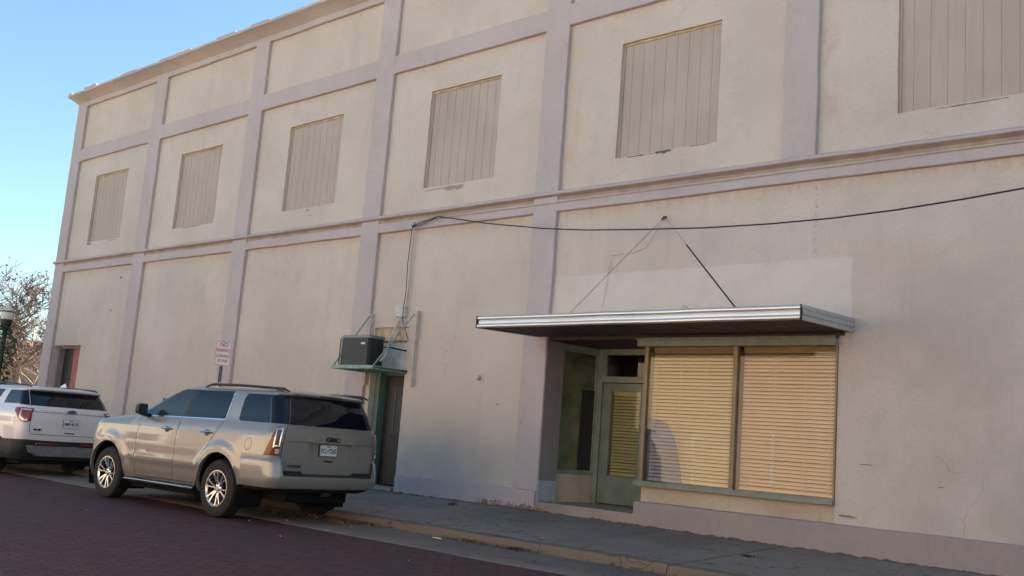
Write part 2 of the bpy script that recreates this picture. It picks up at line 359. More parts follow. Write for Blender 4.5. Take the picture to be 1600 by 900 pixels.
def concrete(name, c1, c2, stain, edge=False):
    t = NT(name); P = t.pos(); x, y, z = t.xyz()
    n1 = t.noise(P, .8, 6, .65); n2 = t.noise(P, 4, 6, .7, .5); n3 = t.noise(P, 90, 3, .8)
    c = t.mix(t.ramp(n1, .35, .65), c1, c2); c = t.mix(t.ramp(n2, .52, .72, 0, .5), c, stain); c = t.mix(t.ramp(n3, .5, .8, 0, .3), c, tuple(v*1.5 for v in c1))
    # dark spots of old gum and oil
    vo = t.n('ShaderNodeTexVoronoi'); t.l(t.map(P, (1.6, 1.6, 0)), vo.inputs['Vector']); c = t.mix(t.math('MULTIPLY', t.ramp(vo.outputs['Distance'], .035, .05, 1, 0), .6), c, (.03, .028, .03))
    # cracks
    vc = t.n('ShaderNodeTexVoronoi', feature='DISTANCE_TO_EDGE'); dd = t.n('ShaderNodeVectorMath', operation='ADD'); t.l(P, dd.inputs[0])
    nn = t.n('ShaderNodeTexNoise'); t.l(P, nn.inputs['Vector']); nn.inputs['Scale'].default_value = 3; t.l(nn.outputs['Color'], dd.inputs[1]); t.l(dd.outputs[0], vc.inputs['Vector']); vc.inputs['Scale'].default_value = .28
    ck = t.ramp(vc.outputs['Distance'], .0015, .004, 1, 0); c = t.mix(t.math('MULTIPLY', ck, .7), c, (.03, .028, .028))
    h = t.math('ADD', t.math('MULTIPLY', n2, .5), t.math('MULTIPLY', n3, .5)); h = t.math('SUBTRACT', h, ck)
    return t.fin(c, .88, 0, t.bump(h, .4, .006), Specular_IOR_Level=.3)
M['walk'] = concrete('sidewalk_concrete', (.205, .170, .148), (.255, .214, .184), (.14, .12, .108))
M['gutter'] = concrete('gutter_concrete', (.135, .115, .104), (.172, .148, .132), (.09, .079, .073))
M['kerbgrey'] = concrete('grey_kerb', (.11, .095, .085), (.14, .12, .105), (.07, .06, .055))
M['curb'] = concrete('faded_yellow_curb', (.17, .133, .10), (.15, .123, .10), (.10, .08, .065))
t = NT('dusty_ground'); P = t.pos(); M['ground'] = t.fin(t.mix(t.ramp(t.noise(P, .2, 6), .35, .65), (.20, .16, .12), (.13, .12, .09)), .95)
M['asphalt'] = concrete('far_pavement', (.36, .33, .29), (.42, .38, .33), (.28, .25, .22))

# ------------------------------------------------------------------ ground, street, sidewalk
def zbase(x): return .27 if x < -10 else .27 - .006*(x+10) if x < 0 else .21
def grid(x0, x1, nx, y0, y1, ny, fz):
    m = MB()
    for i in range(nx+1):
        for j in range(ny+1):
            x = x0+(x1-x0)*i/nx; y = y0+(y1-y0)*j/ny; m.v.append((x, y, fz(x, y)))
    for i in range(nx):
        for j in range(ny):
            a = i*(ny+1)+j; m.f.append((a, a+ny+1, a+ny+2, a+1))
    return m
m = MB(); m.quad((-600,-600,-.09), (600,-600,-.09), (600,600,-.09), (-600,600,-.09)); tag(obj('ground', m, M['ground']), kind='structure')
GE = -3.93
m = grid(-70, 40, 220, -16.0, GE, 24, lambda x, y: .0 + .012*noise.noise(Vector((x*.5, y*.5, 3))) + .010*noise.noise(Vector((x*1.7, y*1.7, 9))) - .004 + (-.02 if y > GE-.01 else 0)*0)
tag(obj('brick_road', m, M['brick'], smooth='full'), kind='structure')
m = MB(); ys_ = [-4.02, -3.955, -3.93, -3.5, -3.1, -2.78]; zs_ = [-.05, -.002, .010, .012, .013, .016]; NX = 500
for i in range(NX+1):
    x = -70+110*i/NX
    for y, z in zip(ys_, zs_): m.v.append((x, y+(.018*noise.noise(Vector((x*1.3, 7, 0))) if y < -3.9 else 0), z+.003*noise.noise(Vector((x*.8, y, 4)))))
for i in range(NX):
    for j in range(5): a = i*6+j; m.f.append((a, a+6, a+7, a+1))
tag(obj('gutter', m, M['gutter'], smooth='full'), kind='structure')
# kerb: broken into cast lengths with worn noses
m = MB(); m0 = MB(); xs = [-70, -60, -50, -40, -33, -28.5, -24.5, -20.3, -16.2, -12.3, -7.66, -5.88, -1.6, 2.8, 7, 14, 24, 40]
for a, b in zip(xs[:-1], xs[1:]):
    zt = .122 if abs(a+7.66) > .1 else .127
    prof = [(-2.80, -.2), (-2.80, .012), (-2.785, zt-.035), (-2.765, zt-.008), (-2.735, zt), (-2.60, zt+.003), (-2.60, -.2)]
    (m if a > -12.5 else m0).sweep(prof, 'x', a+.006, b-.006, .1, .010, fr=2.0)
tag(obj('kerb', m, M['curb'], smooth=True), kind='structure'); tag(obj('kerb', m0, M['kerbgrey'], smooth=True), kind='structure')
def wz(x, y):
    k = (y+2.6)/2.62; return .124*(1-k) + zbase(x)*k
root = None
m = MB(); jx = [-70, -50, -34, -30, -26.6, -23.3, -20, -16.7, -13.4, -10.1, -7.66, -5.88, -2.9, .2, 3.4, 10, 20, 40]
for a, b in zip(jx[:-1], jx[1:]):
    for c, d in ((-2.6, -1.225), (-1.209, .45 if b < -28 else .02)):
        g = grid(a+.009, b-.009, max(2, int((b-a)/.4)), c, d, 5, lambda x, y: wz(x, y) + .004*noise.noise(Vector((x*2, y*2, 1))))
        k = len(m.v); m.v += g.v; m.f += [tuple(i+k for i in f) for f in g.f]
tag(obj('sidewalk', m, M['walk'], smooth='full'), kind='structure')
m = MB(); m.box(-70, 40, -2.6, .0, -.2, .085); tag(obj('sidewalk_bed', m, M['gutter']), kind='structure')
m = MB(); m.box(-600, -31.5, .02, 30, -.2, .2); tag(obj('side_street', m, M['asphalt']), kind='structure')
m = MB(); m.box(-70, 40, -19.2, -16.0, -.2, .10); tag(obj('far_sidewalk', m, M['asphalt']), kind='structure')

# ------------------------------------------------------------------ building
BX0, BX1 = -28.4, 7.9
B = empty('commercial_building', (BX0, 0, 0)); B.location = (0, 0, 0)
tag(B, 'long two storey cream stucco building with lilac grey pilasters and boarded upper windows', 'building')
WY = .08
ZB, ZL, ZV, ZW, ZU, ZT, ZC = .25, 5.067, 5.396, 8.30, 8.673, 9.96, 10.15
wins = [(-26.80, -25.0), (-22.34, -20.5), (-17.83, -16.01), (-13.39, -11.61), (-9.0, -7.2), (-4.58, -2.75), (-.12, 1.7), (4.3, 6.1)]
WZ0, WZ1 = 5.845, 7.75
holes = [(a, b, WZ0, WZ1, .14) for a, b in wins] + [(-10.07, -5.28, -.3, 2.98, .35), (-14.36, -13.42, .1, 3.24, .34), (-27.87, -26.28, .1, 3.0, .34)]
def lines(lo, hi, keys, step):
    ks = sorted(set([lo, hi]+[k for k in keys if lo <= k <= hi])); out = []
    for a, b in zip(ks[:-1], ks[1:]):
        n = max(1, round((b-a)/step)); out += [a+(b-a)*i/n for i in range(n)]
    return out+[ks[-1]]
def jit(x, y, z):
    if z < .2: return (x, y, z)
    v = Vector((x, 0, z)); a = noise.noise_vector(v*1.1)*.012 + noise.noise_vector(v*5)*.006
    low = 1 if z > 4 else .4
    return (x+a.x*low, y+noise.noise(v*.9)*.006, z+a.z*low)
xs = lines(BX0, BX1, [h[0] for h in holes]+[h[1] for h in holes], .16); zs = lines(-.3, 10.1, [h[2] for h in holes]+[h[3] for h in holes], .16)
m = MB(); idx = {}
def vid(i, j):
    if (i, j) not in idx: idx[i, j] = len(m.v); m.v.append(jit(xs[i], WY, zs[j]))
    return idx[i, j]
def inhole(x, z): return any(h[0] < x < h[1] and h[2] < z < h[3] for h in holes)
for i in range(len(xs)-1):
    for j in range(len(zs)-1):
        if not inhole((xs[i]+xs[i+1])/2, (zs[j]+zs[j+1])/2): m.f.append((vid(i, j), vid(i+1, j), vid(i+1, j+1), vid(i, j+1)))
for a, b, c, d, dep in holes:
    X = [x for x in xs if a-1e-6 <= x <= b+1e-6]; Z = [z for z in zs if c-1e-6 <= z <= d+1e-6]
    def q(p1, p2):
        r1 = jit(p1[0], WY, p1[1]); r2 = jit(p2[0], WY, p2[1])
        m.quad(r1, r2, (r2[0], WY+dep, r2[2]), (r1[0], WY+dep, r1[2]))
    for p, s in zip(X[:-1], X[1:]): q((p, c), (s, c)); q((s, d), (p, d))
    for p, s in zip(Z[:-1], Z[1:]): q((a, s), (a, p)); q((b, p), (b, s))
obj('wall', m, M['wall'], B, fix=False)
m = MB(); m.box(BX0+.02, BX1, 18, 18.3, -.3, 10.2); m.box(BX0+.003, BX0+.3, .10, 18, -.3, 10.2); m.box(BX1-.3, BX1, .10, 18, -.3, 10.2); obj('outer_wall', m, M['wall'], B)
m = MB(); m.box(BX0+.1, BX1-.1, .3, 18.1, 9.9, 10.05); obj('roof', m, M['roofing'], B)
# pilasters
def pil(x0, x1, z0, z1, name='pilaster', mat=None, y1=.10, y0=0.0, j=.009):
    m = MB(); c = .010
    m.sweep([(x0, y1), (x0, y0+c), (x0+c, y0), (x0+(x1-x0)*.5, y0-.001), (x1-c, y0), (x1, y0+c), (x1, y1)], 'z', z0, z1, .12, j)
    return obj(name, m, mat or M['trim'], B)
pas = [(-28.42, -27.88), (-23.97, -23.41), (-19.46, -18.93), (-14.99, -14.47), (-10.57, -10.07)]
for a, b in pas: pil(a, b, .58 if a > -28 else 0.0, 10.14)
for a, b in [(-6.13, -5.64), (-1.70, -1.18), (2.75, 3.25), (7.2, 7.7)]: pil(a, b, 5.40, 10.14)
def hband(z0, z1, name, x0=BX0, x1=BX1, y=.004, mat=None):
    m = MB(); c = .010; m.sweep([(.10, z0), (y+c, z0), (y, z0+c), (y, z1-c), (y+c, z1), (.10, z1)], 'x', x0, x1, .13, .009); obj(name, m, mat or M['trim'], B)
hband(ZL, 5.25, 'belt_course', mat=M['belt']); hband(ZW, ZU, 'upper_band'); hband(ZT, 10.13, 'frieze_band')
m = MB(); m.sweep([(.10, 5.25), (.03, 5.245), (.022, 5.30), (-.035, 5.335), (-.04, 5.345), (.10, 5.345)], 'x', BX0-.04, BX1, .13, .006); obj('belt_cove', m, M['cove'], B)
m = MB(); m.sweep([(.10, 5.335), (-.045, 5.335), (-.06, 5.345), (-.06, 5.375), (-.045, 5.39), (.012, 5.415), (.10, 5.42)], 'x', BX0-.06, BX1, .13, .008); obj('belt_moulding', m, M['belt'], B)
m = MB(); m.sweep([(.10, 10.10), (-.005, 10.10), (-.03, 10.115), (-.10, 10.15), (-.20, 10.19), (-.28, 10.215), (-.315, 10.22), (-.32, 10.265), (-.32, 10.275), (.0, 10.30), (.3, 10.31), (.3, 10.12)], 'x', BX0-.10, BX1, .11, .012); obj('cornice', m, stucco('cornice_paint', (.56, .47, .43), (.46, .385, .36)), B)
rr = random.Random(3)
for cx, w, h in ((-28.35, .16, .05), (-27.2, .55, .055), (-26.9, .2, .08), (-24.9, .9, .03), (-22.6, 1.5, .028), (-20.3, .8, .035), (-18.9, .7, .03)):
    m = MB(); m.sweep([(-.31, 10.25), (-.33, 10.27+h), (-.1, 10.28+h), (-.1, 10.25)], 'x', cx-w/2, cx+w/2, .08, .010, fr=3); obj('coping_piece', m, M['trim'], B)
# plinths
def plinth(x0, x1, z1, y0, y1=.2, name='plinth', mat=None):
    m = MB(); m.sweep([(y1, 0), (y0, 0), (y0, .3), (y0, z1-.012), (y0+.012, z1), (y1, z1+.004)], 'x', x0, x1, .12, .007); return obj(name, m, mat or M['plinth'], B)
plinth(-13.31, -10.075, .575, -.03, mat=M['trim'])
plinth(-26.2, -14.4, .575, -.03, mat=M['trim'])
plinth(-8.23, BX1, .595, -.012, .3)
# boarded upper windows
for a, b in wins:
    m = MB(); n = 9; w = (b-a+.06)/n; g = .004; y = WY+.07; pr = [(a-.03, y+.03)]
    for k in range(n):
        x0 = a-.03+k*w; pr += [(x0+g, y+.005), (x0+g, y), (x0+w-g, y), (x0+w-g, y+.005)]
    pr += [(b+.03, y+.03)]
    m.sweep(pr, 'z', WZ0-.03, WZ1+.03, 2.0)
    w_ = obj('boarded_window', m, M['board'], B)
    m = MB(); m.box(a-.02, b+.02, y-.020, y-.004, WZ1-.035, WZ1+.02); m2 = obj('head_trim', m, M['woodtrim'], w_)
    for c_, d_ in ((a-.02, a+.03), (b-.03, b+.02)):
        m = MB(); m.box(c_, d_, y-.02, y-.002, WZ0, WZ1-.036); obj('side_trim', m, M['board'], w_)
# ---- storefront
SZ0, SZ1 = .885, 2.83
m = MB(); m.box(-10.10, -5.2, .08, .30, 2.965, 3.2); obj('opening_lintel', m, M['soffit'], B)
m = MB(); m.box(-10.30, -10.063, .03, .47, -.2, 2.97); o = obj('entrance_jamb', m, M['jamb'], B)
m = MB(); m.box(-10.2, -10.059, .022, .474, .40, .74); obj('painted_patch', m, M['bluepatch'], B)
m = MB(); m.box(-10.12, -8.10, -.005, 1.45, -.1, .415); obj('entrance_step', m, M['step'], B)
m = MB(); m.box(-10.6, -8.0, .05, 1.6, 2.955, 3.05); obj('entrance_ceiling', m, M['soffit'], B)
m = MB(); m.box(-8.215, -5.2, .13, .32, .3, .86); obj('bulkhead', m, M['bulk'], B, bevel=.008)
m = MB(); m.box(-11.2, -4.9, 4.6, 4.7, 0, 3.3); m.box(-11.3, -11.2, .4, 4.7, 0, 3.3); m.box(-5.1, -5.0, .4, 4.7, 0, 3.3); m.box(-11.2, -5, .4, 4.7, 3.1, 3.2); m.box(-11.2, -5, 1.5, 4.7, .3, .4); obj('shop_interior', m, M['interior'], B)
m = MB(); m.box(-8.32, -5.282, -.02, .14, 2.835, 2.962); m.box(-8.34, -5.282, -.035, .12, 2.925, 2.958); DW = obj('display_window', m, M['green'], B, bevel=.006)
m = MB(); m.box(-8.28, -5.282, .0, .16, .815, .872); m.box(-8.27, -5.282, .03, .16, .865, .892); obj('window_sill', m, M['green'], DW, bevel=.006)
for a_, b_, c_ in ((-8.225, -8.165, .06), (-6.765, -6.70, .05), (-5.31, -5.282, .06)):
    m = MB(); m.box(a_, b_, c_, .138, .885, 2.84); obj('window_mullion', m, M['brownframe'], DW, bevel=.004)
def pane(x0, x1, par): 
    m = MB(); m.quad((x0, .095, SZ0), (x1, .095, SZ0), (x1, .095, SZ1+.01), (x0, .095, SZ1+.01)); obj('glass_pane', m, M['glass'], par, fix=False)
pane(-8.165, -6.765, DW); pane(-6.70, -5.31, DW)
def cdt_film(outer, holes_, y, mat, par, name='film_tint_sheet'):
    V = []; Ed = []
    for lp in [outer]+holes_:
        s = len(V); V += [Vector(p) for p in lp]; Ed += [(s+i, s+(i+1) % len(lp)) for i in range(len(lp))]
    v, e, f, *_ = geometry.delaunay_2d_cdt(V, Ed, [], 0, 1e-5)
    m = MB(); m.v = [(p.x, y, p.y) for p in v]
    for t3 in f:
        c = sum((v[i] for i in t3), Vector((0, 0)))/3
        if pip(c, outer) and not any(pip(c, h) for h in holes_): m.f.append(tuple(t3))
    obj(name, m, mat, par, fix=False)
def pip(p, poly):
    x, y = p[0], p[1]; c = False; n = len(poly)
    for i in range(n):
        x1, y1 = poly[i][0], poly[i][1]; x2, y2 = poly[(i+1) % n][0], poly[(i+1) % n][1]
        if (y1 > y) != (y2 > y) and x < (x2-x1)*(y-y1)/(y2-y1)+x1: c = not c
    return c
cdt_film([(-8.163, 1.80), (-8.02, 1.785), (-7.90, 1.76), (-7.79, 1.70), (-7.70, 1.55), (-7.63, 1.36), (-7.58, 1.15), (-7.53, .888), (-6.767, .888), (-6.767, 2.69), (-8.163, 2.68)],
         [[(-7.40, 1.60), (-7.36, 1.605), (-7.350, 1.30), (-7.345, .92), (-7.365, .92), (-7.372, 1.30)]], .106, M['film'], DW)
cdt_film([(-8.163, .888), (-7.52, .888), (-7.57, 1.15), (-7.62, 1.36), (-7.69, 1.55), (-7.78, 1.70), (-7.89, 1.765), (-8.02, 1.79), (-8.163, 1.805)], [], .109, M['tear_tint'], DW)
M['upper_shade'] = filmmat('painted_upper_shade', (.62, .54, .38), (.34, .28, .16), .10)  # shade below the canopy, put into the colour of a dim strip
cdt_film([(-8.163, 2.685), (-6.767, 2.695), (-6.767, 2.838), (-8.163, 2.838)], [], .106, M['upper_shade'], DW)
cdt_film([(-6.698, 2.695), (-5.312, 2.705), (-5.312, 2.838), (-6.698, 2.838)], [], .106, M['upper_shade'], DW)
cdt_film([(-6.698, .888), (-5.312, .888), (-5.312, 2.70), (-6.698, 2.69)], [[(-6.22, 1.68), (-6.10, 1.68), (-6.10, 1.665), (-6.14, 1.655), (-6.15, .98), (-6.20, .98), (-6.18, 1.655), (-6.22, 1.66)]], .106, M['film2'], DW)
def blind(x0, x1, y, z0, z1, par, pitch=.0510, tilt=58, depth=.044, axis='x', seed=1):
    m = MB(); r_ = random.Random(seed); n = int((z1-z0)/pitch)
    for k in range(n):
        z = z1-.05-k*pitch + r_.uniform(-.0015, .0015); a = R(tilt+r_.uniform(-3, 3)); dy = math.cos(a)*depth/2; dz = math.sin(a)*depth/2; sag = r_.uniform(-.002, .002)
        N = 6
        for i in range(N):
            xa = x0+(x1-x0)*i/N; xb = x0+(x1-x0)*(i+1)/N; za = z+sag*math.sin(PI*i/N); zb = z+sag*math.sin(PI*(i+1)/N)
            m.quad((xa, y-dy, za-dz), (xb, y-dy, zb-dz), (xb, y-.004, zb+.004), (xa, y-.004, za+.004))
            m.quad((xa, y-.004, za+.004), (xb, y-.004, zb+.004), (xb, y+dy, zb+dz), (xa, y+dy, za+dz))
    m.box(x0, x1, y-.03, y+.03, z1-.04, z1+.03); m.box(x0, x1, y-.02, y+.02, z0-.01, z0+.012)
    bl = obj('venetian_blind', m, M['slat'], par, fix=False)
    m = MB(); w = x1-x0
    for f in (.06, .36, .68, .94): m.box(x0+w*f-.004, x0+w*f+.004, y-.030, y-.027, z0, z1)
    return bl, m
for x0, x1, s in ((-8.13, -6.80, 1), (-6.66, -5.32, 2)):
    bl, cm = blind(x0, x1, .185, SZ0+.03, SZ1-.01, DW, seed=s)
    k = MB(); 
    obj('blind_cord', cm, M['cord'], DW)
# return side of the display window towards the door
m = MB(); m.bar((-8.19, .16, 1.0), (-8.75, 1.30, 1.0), .10, 1.1); 
m = MB(); m.bar((-8.19, .15, 2.88), (-8.86, 1.30, 2.88), .07, .16); SW = obj('return_window', m, M['green'], B)
m = MB(); m.bar((-8.19, .15, .852), (-8.86, 1.30, .852), .07, .075); obj('window_sill', m, M['green'], SW)
m = MB(); m.bar((-8.19, .2, .62), (-8.86, 1.30, .62), .06, .42); obj('return_bulkhead', m, M['bulk'], SW)
m = MB(); m.quad((-8.19, .15, .88), (-8.86, 1.3, .88), (-8.86, 1.3, 2.82), (-8.19, .15, 2.82)); obj('glass_pane', m, M['glass'], SW, fix=False)
# left side window of the entrance
m = MB(); A = Vector((-10.13, .47, 0)); Bp = Vector((-9.98, 1.30, 0))
def lb(a, b, z0, z1, w): m.bar((a[0], a[1], (z0+z1)/2), (b[0], b[1], (z0+z1)/2), w, z1-z0)
lb(A, Bp, .86, .93, .09); lb(A, Bp, 2.84, 2.96, .07)
m.box(-10.15, -10.10, .455, .50, .9, 2.9); m.box(-10.02, -9.96, 1.24, 1.31, .9, 2.9)
LW = obj('side_window', m, M['green'], B, bevel=.004)
m = MB(); lb(A, Bp, .35, .86, .05); obj('side_bulkhead', m, M['bulk'], LW)
m = MB(); m.quad((A.x+.0, A.y, .92), (Bp.x, Bp.y, .92), (Bp.x, Bp.y, 2.85), (A.x, A.y, 2.85)); obj('glass_pane', m, M['glass'], LW, fix=False)
m = MB(); m.quad((A.x-.01, A.y, .92), (Bp.x-.01, Bp.y, .92), (Bp.x-.01, Bp.y, 2.85), (A.x-.01, A.y, 2.85)); obj('film_tint_sheet', m, filmmat('lit_olive_film', (.8, .78, .5), (.34, .31, .19), .8), LW, fix=False)
m = MB(); a_ = A.lerp(Bp, .60); b_ = A.lerp(Bp, .97); m.quad((a_.x+.012, a_.y, .93), (b_.x+.012, b_.y, .93), (b_.x+.012, b_.y, 2.25), (a_.x+.012, a_.y, 2.25)); obj('dark_pane_patch', m, M['darkdoor'], LW, fix=False)
m = MB(); m.box(-10.42, -10.38, .3, 1.02, .6, 2.9); obj('backing_panel', m, M['olive'], LW)
# entrance door
m = MB(); m.box(-9.98, -9.86, 1.27, 1.36, .41, 2.96); m.box(-8.94, -8.80, 1.27, 1.36, .41, 2.96); m.box(-9.86, -8.94, 1.27, 1.36, 2.86, 2.96); m.box(-9.86, -8.94, 1.26, 1.36, 2.40, 2.50); m.box(-9.86, -9.80, 1.28, 1.34, 2.5, 2.86)
DF = obj('entrance_door', m, M['green'], B, bevel=.006)
m = MB(); m.box(-9.85, -9.68, 1.30, 1.345, .43, 2.39); m.box(-9.10, -8.95, 1.30, 1.345, .43, 2.39); m.box(-9.68, -9.10, 1.30, 1.345, 2.26, 2.39); m.box(-9.68, -9.10, 1.30, 1.345, .43, .88); m.box(-9.50, -9.28, 1.290, 1.30, .72, .745); obj('door_leaf', m, M['greendark'], DF, bevel=.005)
m = MB(); m.quad((-9.68, 1.32, .88), (-9.10, 1.32, .88), (-9.10, 1.32, 2.26), (-9.68, 1.32, 2.26)); m.quad((-9.80, 1.31, 2.5), (-8.94, 1.31, 2.5), (-8.94, 1.31, 2.86), (-9.80, 1.31, 2.86)); obj('door_glass', m, M['glass'], DF, fix=False)
m = MB(); m.quad((-9.68, 1.33, .88), (-9.10, 1.33, .88), (-9.10, 1.33, 2.26), (-9.68, 1.33, 2.26)); obj('film_tint_sheet', m, M['film3'], DF, fix=False)
bl, cm = blind(-9.67, -9.11, 1.39, .90, 2.25, DF, seed=5); 
# canopy
CX0, CX1, CY = -10.25, -5.08, -1.44
def cz(y): return 3.005 + .045*(y/1.44)     # underside height
m = MB(); nb = 34
m.poly([(CX0+.03, .08, 3.03), (CX1-.03, .08, 3.03), (CX1-.03, CY+.05, 2.99), (CX0+.03, CY+.05, 2.99)])
for k in range(nb):
    x0 = CX0+.04+(CX1-CX0-.08)*k/nb; x1 = CX0+.04+(CX1-CX0-.08)*(k+1)/nb-.012
    n = len(m.v); z = rr.uniform(-.003, .003)
    m.v += [(x0, .08, 3.008+z), (x1, .08, 3.008+z), (x1, CY+.04, 2.965+z), (x0, CY+.04, 2.965+z), (x0, .08, 3.03), (x1, .08, 3.03), (x1, CY+.04, 2.985), (x0, CY+.04, 2.985)]
    for f in ((0,1,2,3),(4,7,6,5),(0,4,5,1),(1,5,6,2),(2,6,7,3),(3,7,4,0)): m.f.append(tuple(n+i for i in f))
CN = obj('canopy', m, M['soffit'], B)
m = MB(); m.poly([(CX0+.02, .08, 3.17), (CX0+.02, CY+.02, 3.11), (CX1-.02, CY+.02, 3.11), (CX1-.02, .08, 3.17)]); obj('canopy_deck', m, M['galv'], CN)
def fprof(n=14):   # outward distance, height: two round ribs and a flat band between
    p = []
    for c in (.033, .150):
        for k in range(n+1):
            a = -PI/2+PI*k/n; p.append((.005+.026*math.cos(a), c+.031*math.sin(a)))
        if c == .033: p += [(.008, .068), (.008, .114)]
    return p
m = MB(); fp = fprof(); N = 40
for i in range(N+1):
    x = CX0+(CX1-CX0)*i/N; j = noise.noise(Vector((x*1.2, 5, 0)))*.004
    for d, h in fp: m.v.append((x, CY-d, 2.945+h+j))
for i in range(N):
    for k in range(len(fp)-1): a = i*len(fp)+k; m.f.append((a, a+1, a+1+len(fp), a+len(fp)))
obj('fascia', m, M['alum'], CN, smooth=True, fix=False)
for sx, X in ((1, CX1), (-1, CX0)):
    m = MB(); sp = [(.0, 0), (.010, .004), (.012, .05), (.002, .058), (.002, .066), (.014, .072), (.014, .118), (.003, .124), (.003, .130), (.012, .136), (.010, .182), (0, .185)]
    for i in range(21):
        y = CY-.005+(0.07-CY)*i/20; zb = 2.945+.055*(i/20)
        for d, h in sp: m.v.append((X+sx*d, y, zb+h))
    for i in range(20):
        for k in range(len(sp)-1): a = i*len(sp)+k; m.f.append((a, a+1, a+1+len(sp), a+len(sp)))
    obj('side_fascia', m, M['alumside'], CN, fix=False)
    m = MB(); m.box(X-.006, X+.006, CY-.037, CY-.008, 2.946, 3.128); obj('corner_cap', m, M['black'], CN)
HK = Vector((-8.01, .06, 4.79))
HR = Vector((-6.02, -1.25, 3.12)); HL = Vector((-8.70, -1.25, 3.12))
m = MB(); p = HK.lerp(HR, .34); m.tube([p, HR], .011, 6); obj('support_rod', m, M['rod'], CN)
m = MB(); m.tube([HK, p], .004, 5); m.tube([HK, HL], .0055, 5); obj('support_wire', m, M['wire'], CN)
m = MB(); m.tube([HK+Vector((-.01, -.02, -.01)), HK+Vector((.01, .05, .01))], .02, 7); m.tube([HK+Vector((0, -.03, .0)), HK+Vector((-.02, -.05, -.04)), HK+Vector((.02, -.04, -.06))], .008, 6); obj('wall_hook', m, M['rod'], CN)
q = HK.lerp(HL, .33)
m = MB(); m.tube([HK, (-8.30, .05, 4.35), (-8.55, .055, 4.28), (-8.95, .05, 4.26)], .003, 4); m.tube([(-8.95, .06, 4.2), (-9.0, .065, 3.9), (-9.04, .065, 3.6), (-9.1, .06, 3.3)], .003, 4); obj('loose_wire', m, M['wire'], CN)
m = MB()
def arc(cx, y, z, w, h, r=.004, n=8): m.tube([(cx-w/2+w*i/n, y+.05*math.sin(i), z+h*math.sin(PI*i/n)) for i in range(n+1)], r, 5)
for q_ in ((-6.75, -1.3, 3.10, .22, .09), (-7.95, -1.25, 3.10, .12, .05), (-7.85, -1.2, 3.10, .1, .04)):
    m = MB(); arc(*q_); obj('wire_loop', m, M['wire'], CN)
# ---- side doorway with the shelf above
m = MB(); m.box(-14.36, -13.42, .13, .42, 2.98, 3.24); m.box(-14.36, -13.42, .10, .2, 2.985, 3.02); SD = obj('door_lintel', m, M['woodtrim'], B, bevel=.008)
m = MB(); m.box(-14.36, -13.42, .20, .32, 2.40, 2.98); obj('infill_board', m, M['greywood'], B)
m = MB(); m.box(-14.352, -14.22, .20, .42, .30, 2.45); m.box(-13.50, -13.425, .30, .42, .30, 2.45); m.box(-14.22, -13.50, .30, .42, 2.36, 2.45); SF = obj('side_door', m, plain('teal_door_frame', (.10, .155, .135), .5), B, bevel=.005)
m = MB(); m.box(-14.22, -13.50, .37, .41, .36, 2.36); m.box(-14.02, -13.70, .355, .37, 1.25, 2.2); obj('door_leaf', m, M['darkdoor'], SF, bevel=.008)
m = MB(); m.box(-13.92, -13.89, .345, .36, 1.35, 2.1); obj('door_light', m, M['badge'], SF)
m = MB(); m.tube([(-13.58, .37, 1.35), (-13.58, .31, 1.35)], .02, 8); m.lathe([(0, 0), (.03, .005), (.035, .025), (.02, .045), (0, .05)], (-13.58, .31, 1.35), (0, -1, 0), 12); obj('door_knob', m, M['galv'], SF, smooth=True)
m = MB(); m.box(-14.36, -13.42, -.02, .45, -.1, .335); obj('door_step', m, M['step'], B, bevel=.01)
# ---- far doorway
m = MB(); m.box(-27.87, -27.78, .2, .42, .3, 3.0); m.box(-27.78, -26.28, .22, .42, 2.93, 3.0); FD = obj('corner_door', m, M['jamb'], B)
m = MB(); m.box(-27.78, -27.08, .36, .40, .3, 2.93); obj('door_leaf', m, M['darkdoor'], FD)
m = MB(); m.box(-27.08, -26.28, .30, .40, .3, 2.93); obj('door_leaf', m, M['orange'], FD)
m = MB(); m.box(-27.87, -26.28, -.01, .45, -.1, .3); obj('door_step', m, M['step'], B)
# conduit stub on wall
m = MB(); m.lathe([(0, -.02), (.035, -.02), (.045, .0), (.04, .05), (.02, .06), (0, .06)], (-11.55, .055, 2.33), (0, -1, 0), 14); tag(obj('pipe_cap', m, M['oldcable'], smooth=True), 'small round pipe cap sticking out of the stucco left of the canopy', 'pipe cap')

# ------------------------------------------------------------------ shelf bracket, air conditioner, electrical things
SH = empty('wall_shelf', (-13.92, 0, 2.42)); 
tag(SH, 'pale green metal shelf over the dark side door, hung on diagonal braces', 'shelf')
def sub(name, m, mat, root, **k):
    for i, v in enumerate(m.v): m.v[i] = (v[0]-root.location.x, v[1]-root.location.y, v[2]-root.location.z)
    return obj(name, m, mat, root, **k)
SX0, SX1, SY = -14.52, -13.36, -.74
def shelf_z(y): return 2.40+.02*y/.74
m = MB(); m.box(SX0, SX1, SY, .09, 2.405, 2.425); sub('shelf_plate', m, M['shelfgreen'], SH)
m = MB(); m.box(SX0, SX1, SY-.006, SY+.03, 2.385, 2.447); m.box(SX0, SX0+.03, SY+.03, .09, 2.385, 2.445); m.box(SX1-.03, SX1, SY+.03, .09, 2.385, 2.445); sub('shelf_frame', m, M['shelfgreen'], SH, bevel=.004)
m = MB()
for x in (-14.2, -13.9, -13.6): m.box(x-.015, x+.015, SY+.03, .09, 2.375, 2.404)
sub('shelf_rib', m, M['shelfgreen'], SH)
for x, z0, z1 in ((-14.43, 2.15, 3.50), (-13.16, 2.14, 3.52)):
    m = MB(); m.box(x-.033, x+.025, .004, .078, z0, z1); m.box(x+.022, x+.030, -.022, .004, z0, z1); sub('wall_rail', m, M['railpaint'], SH)
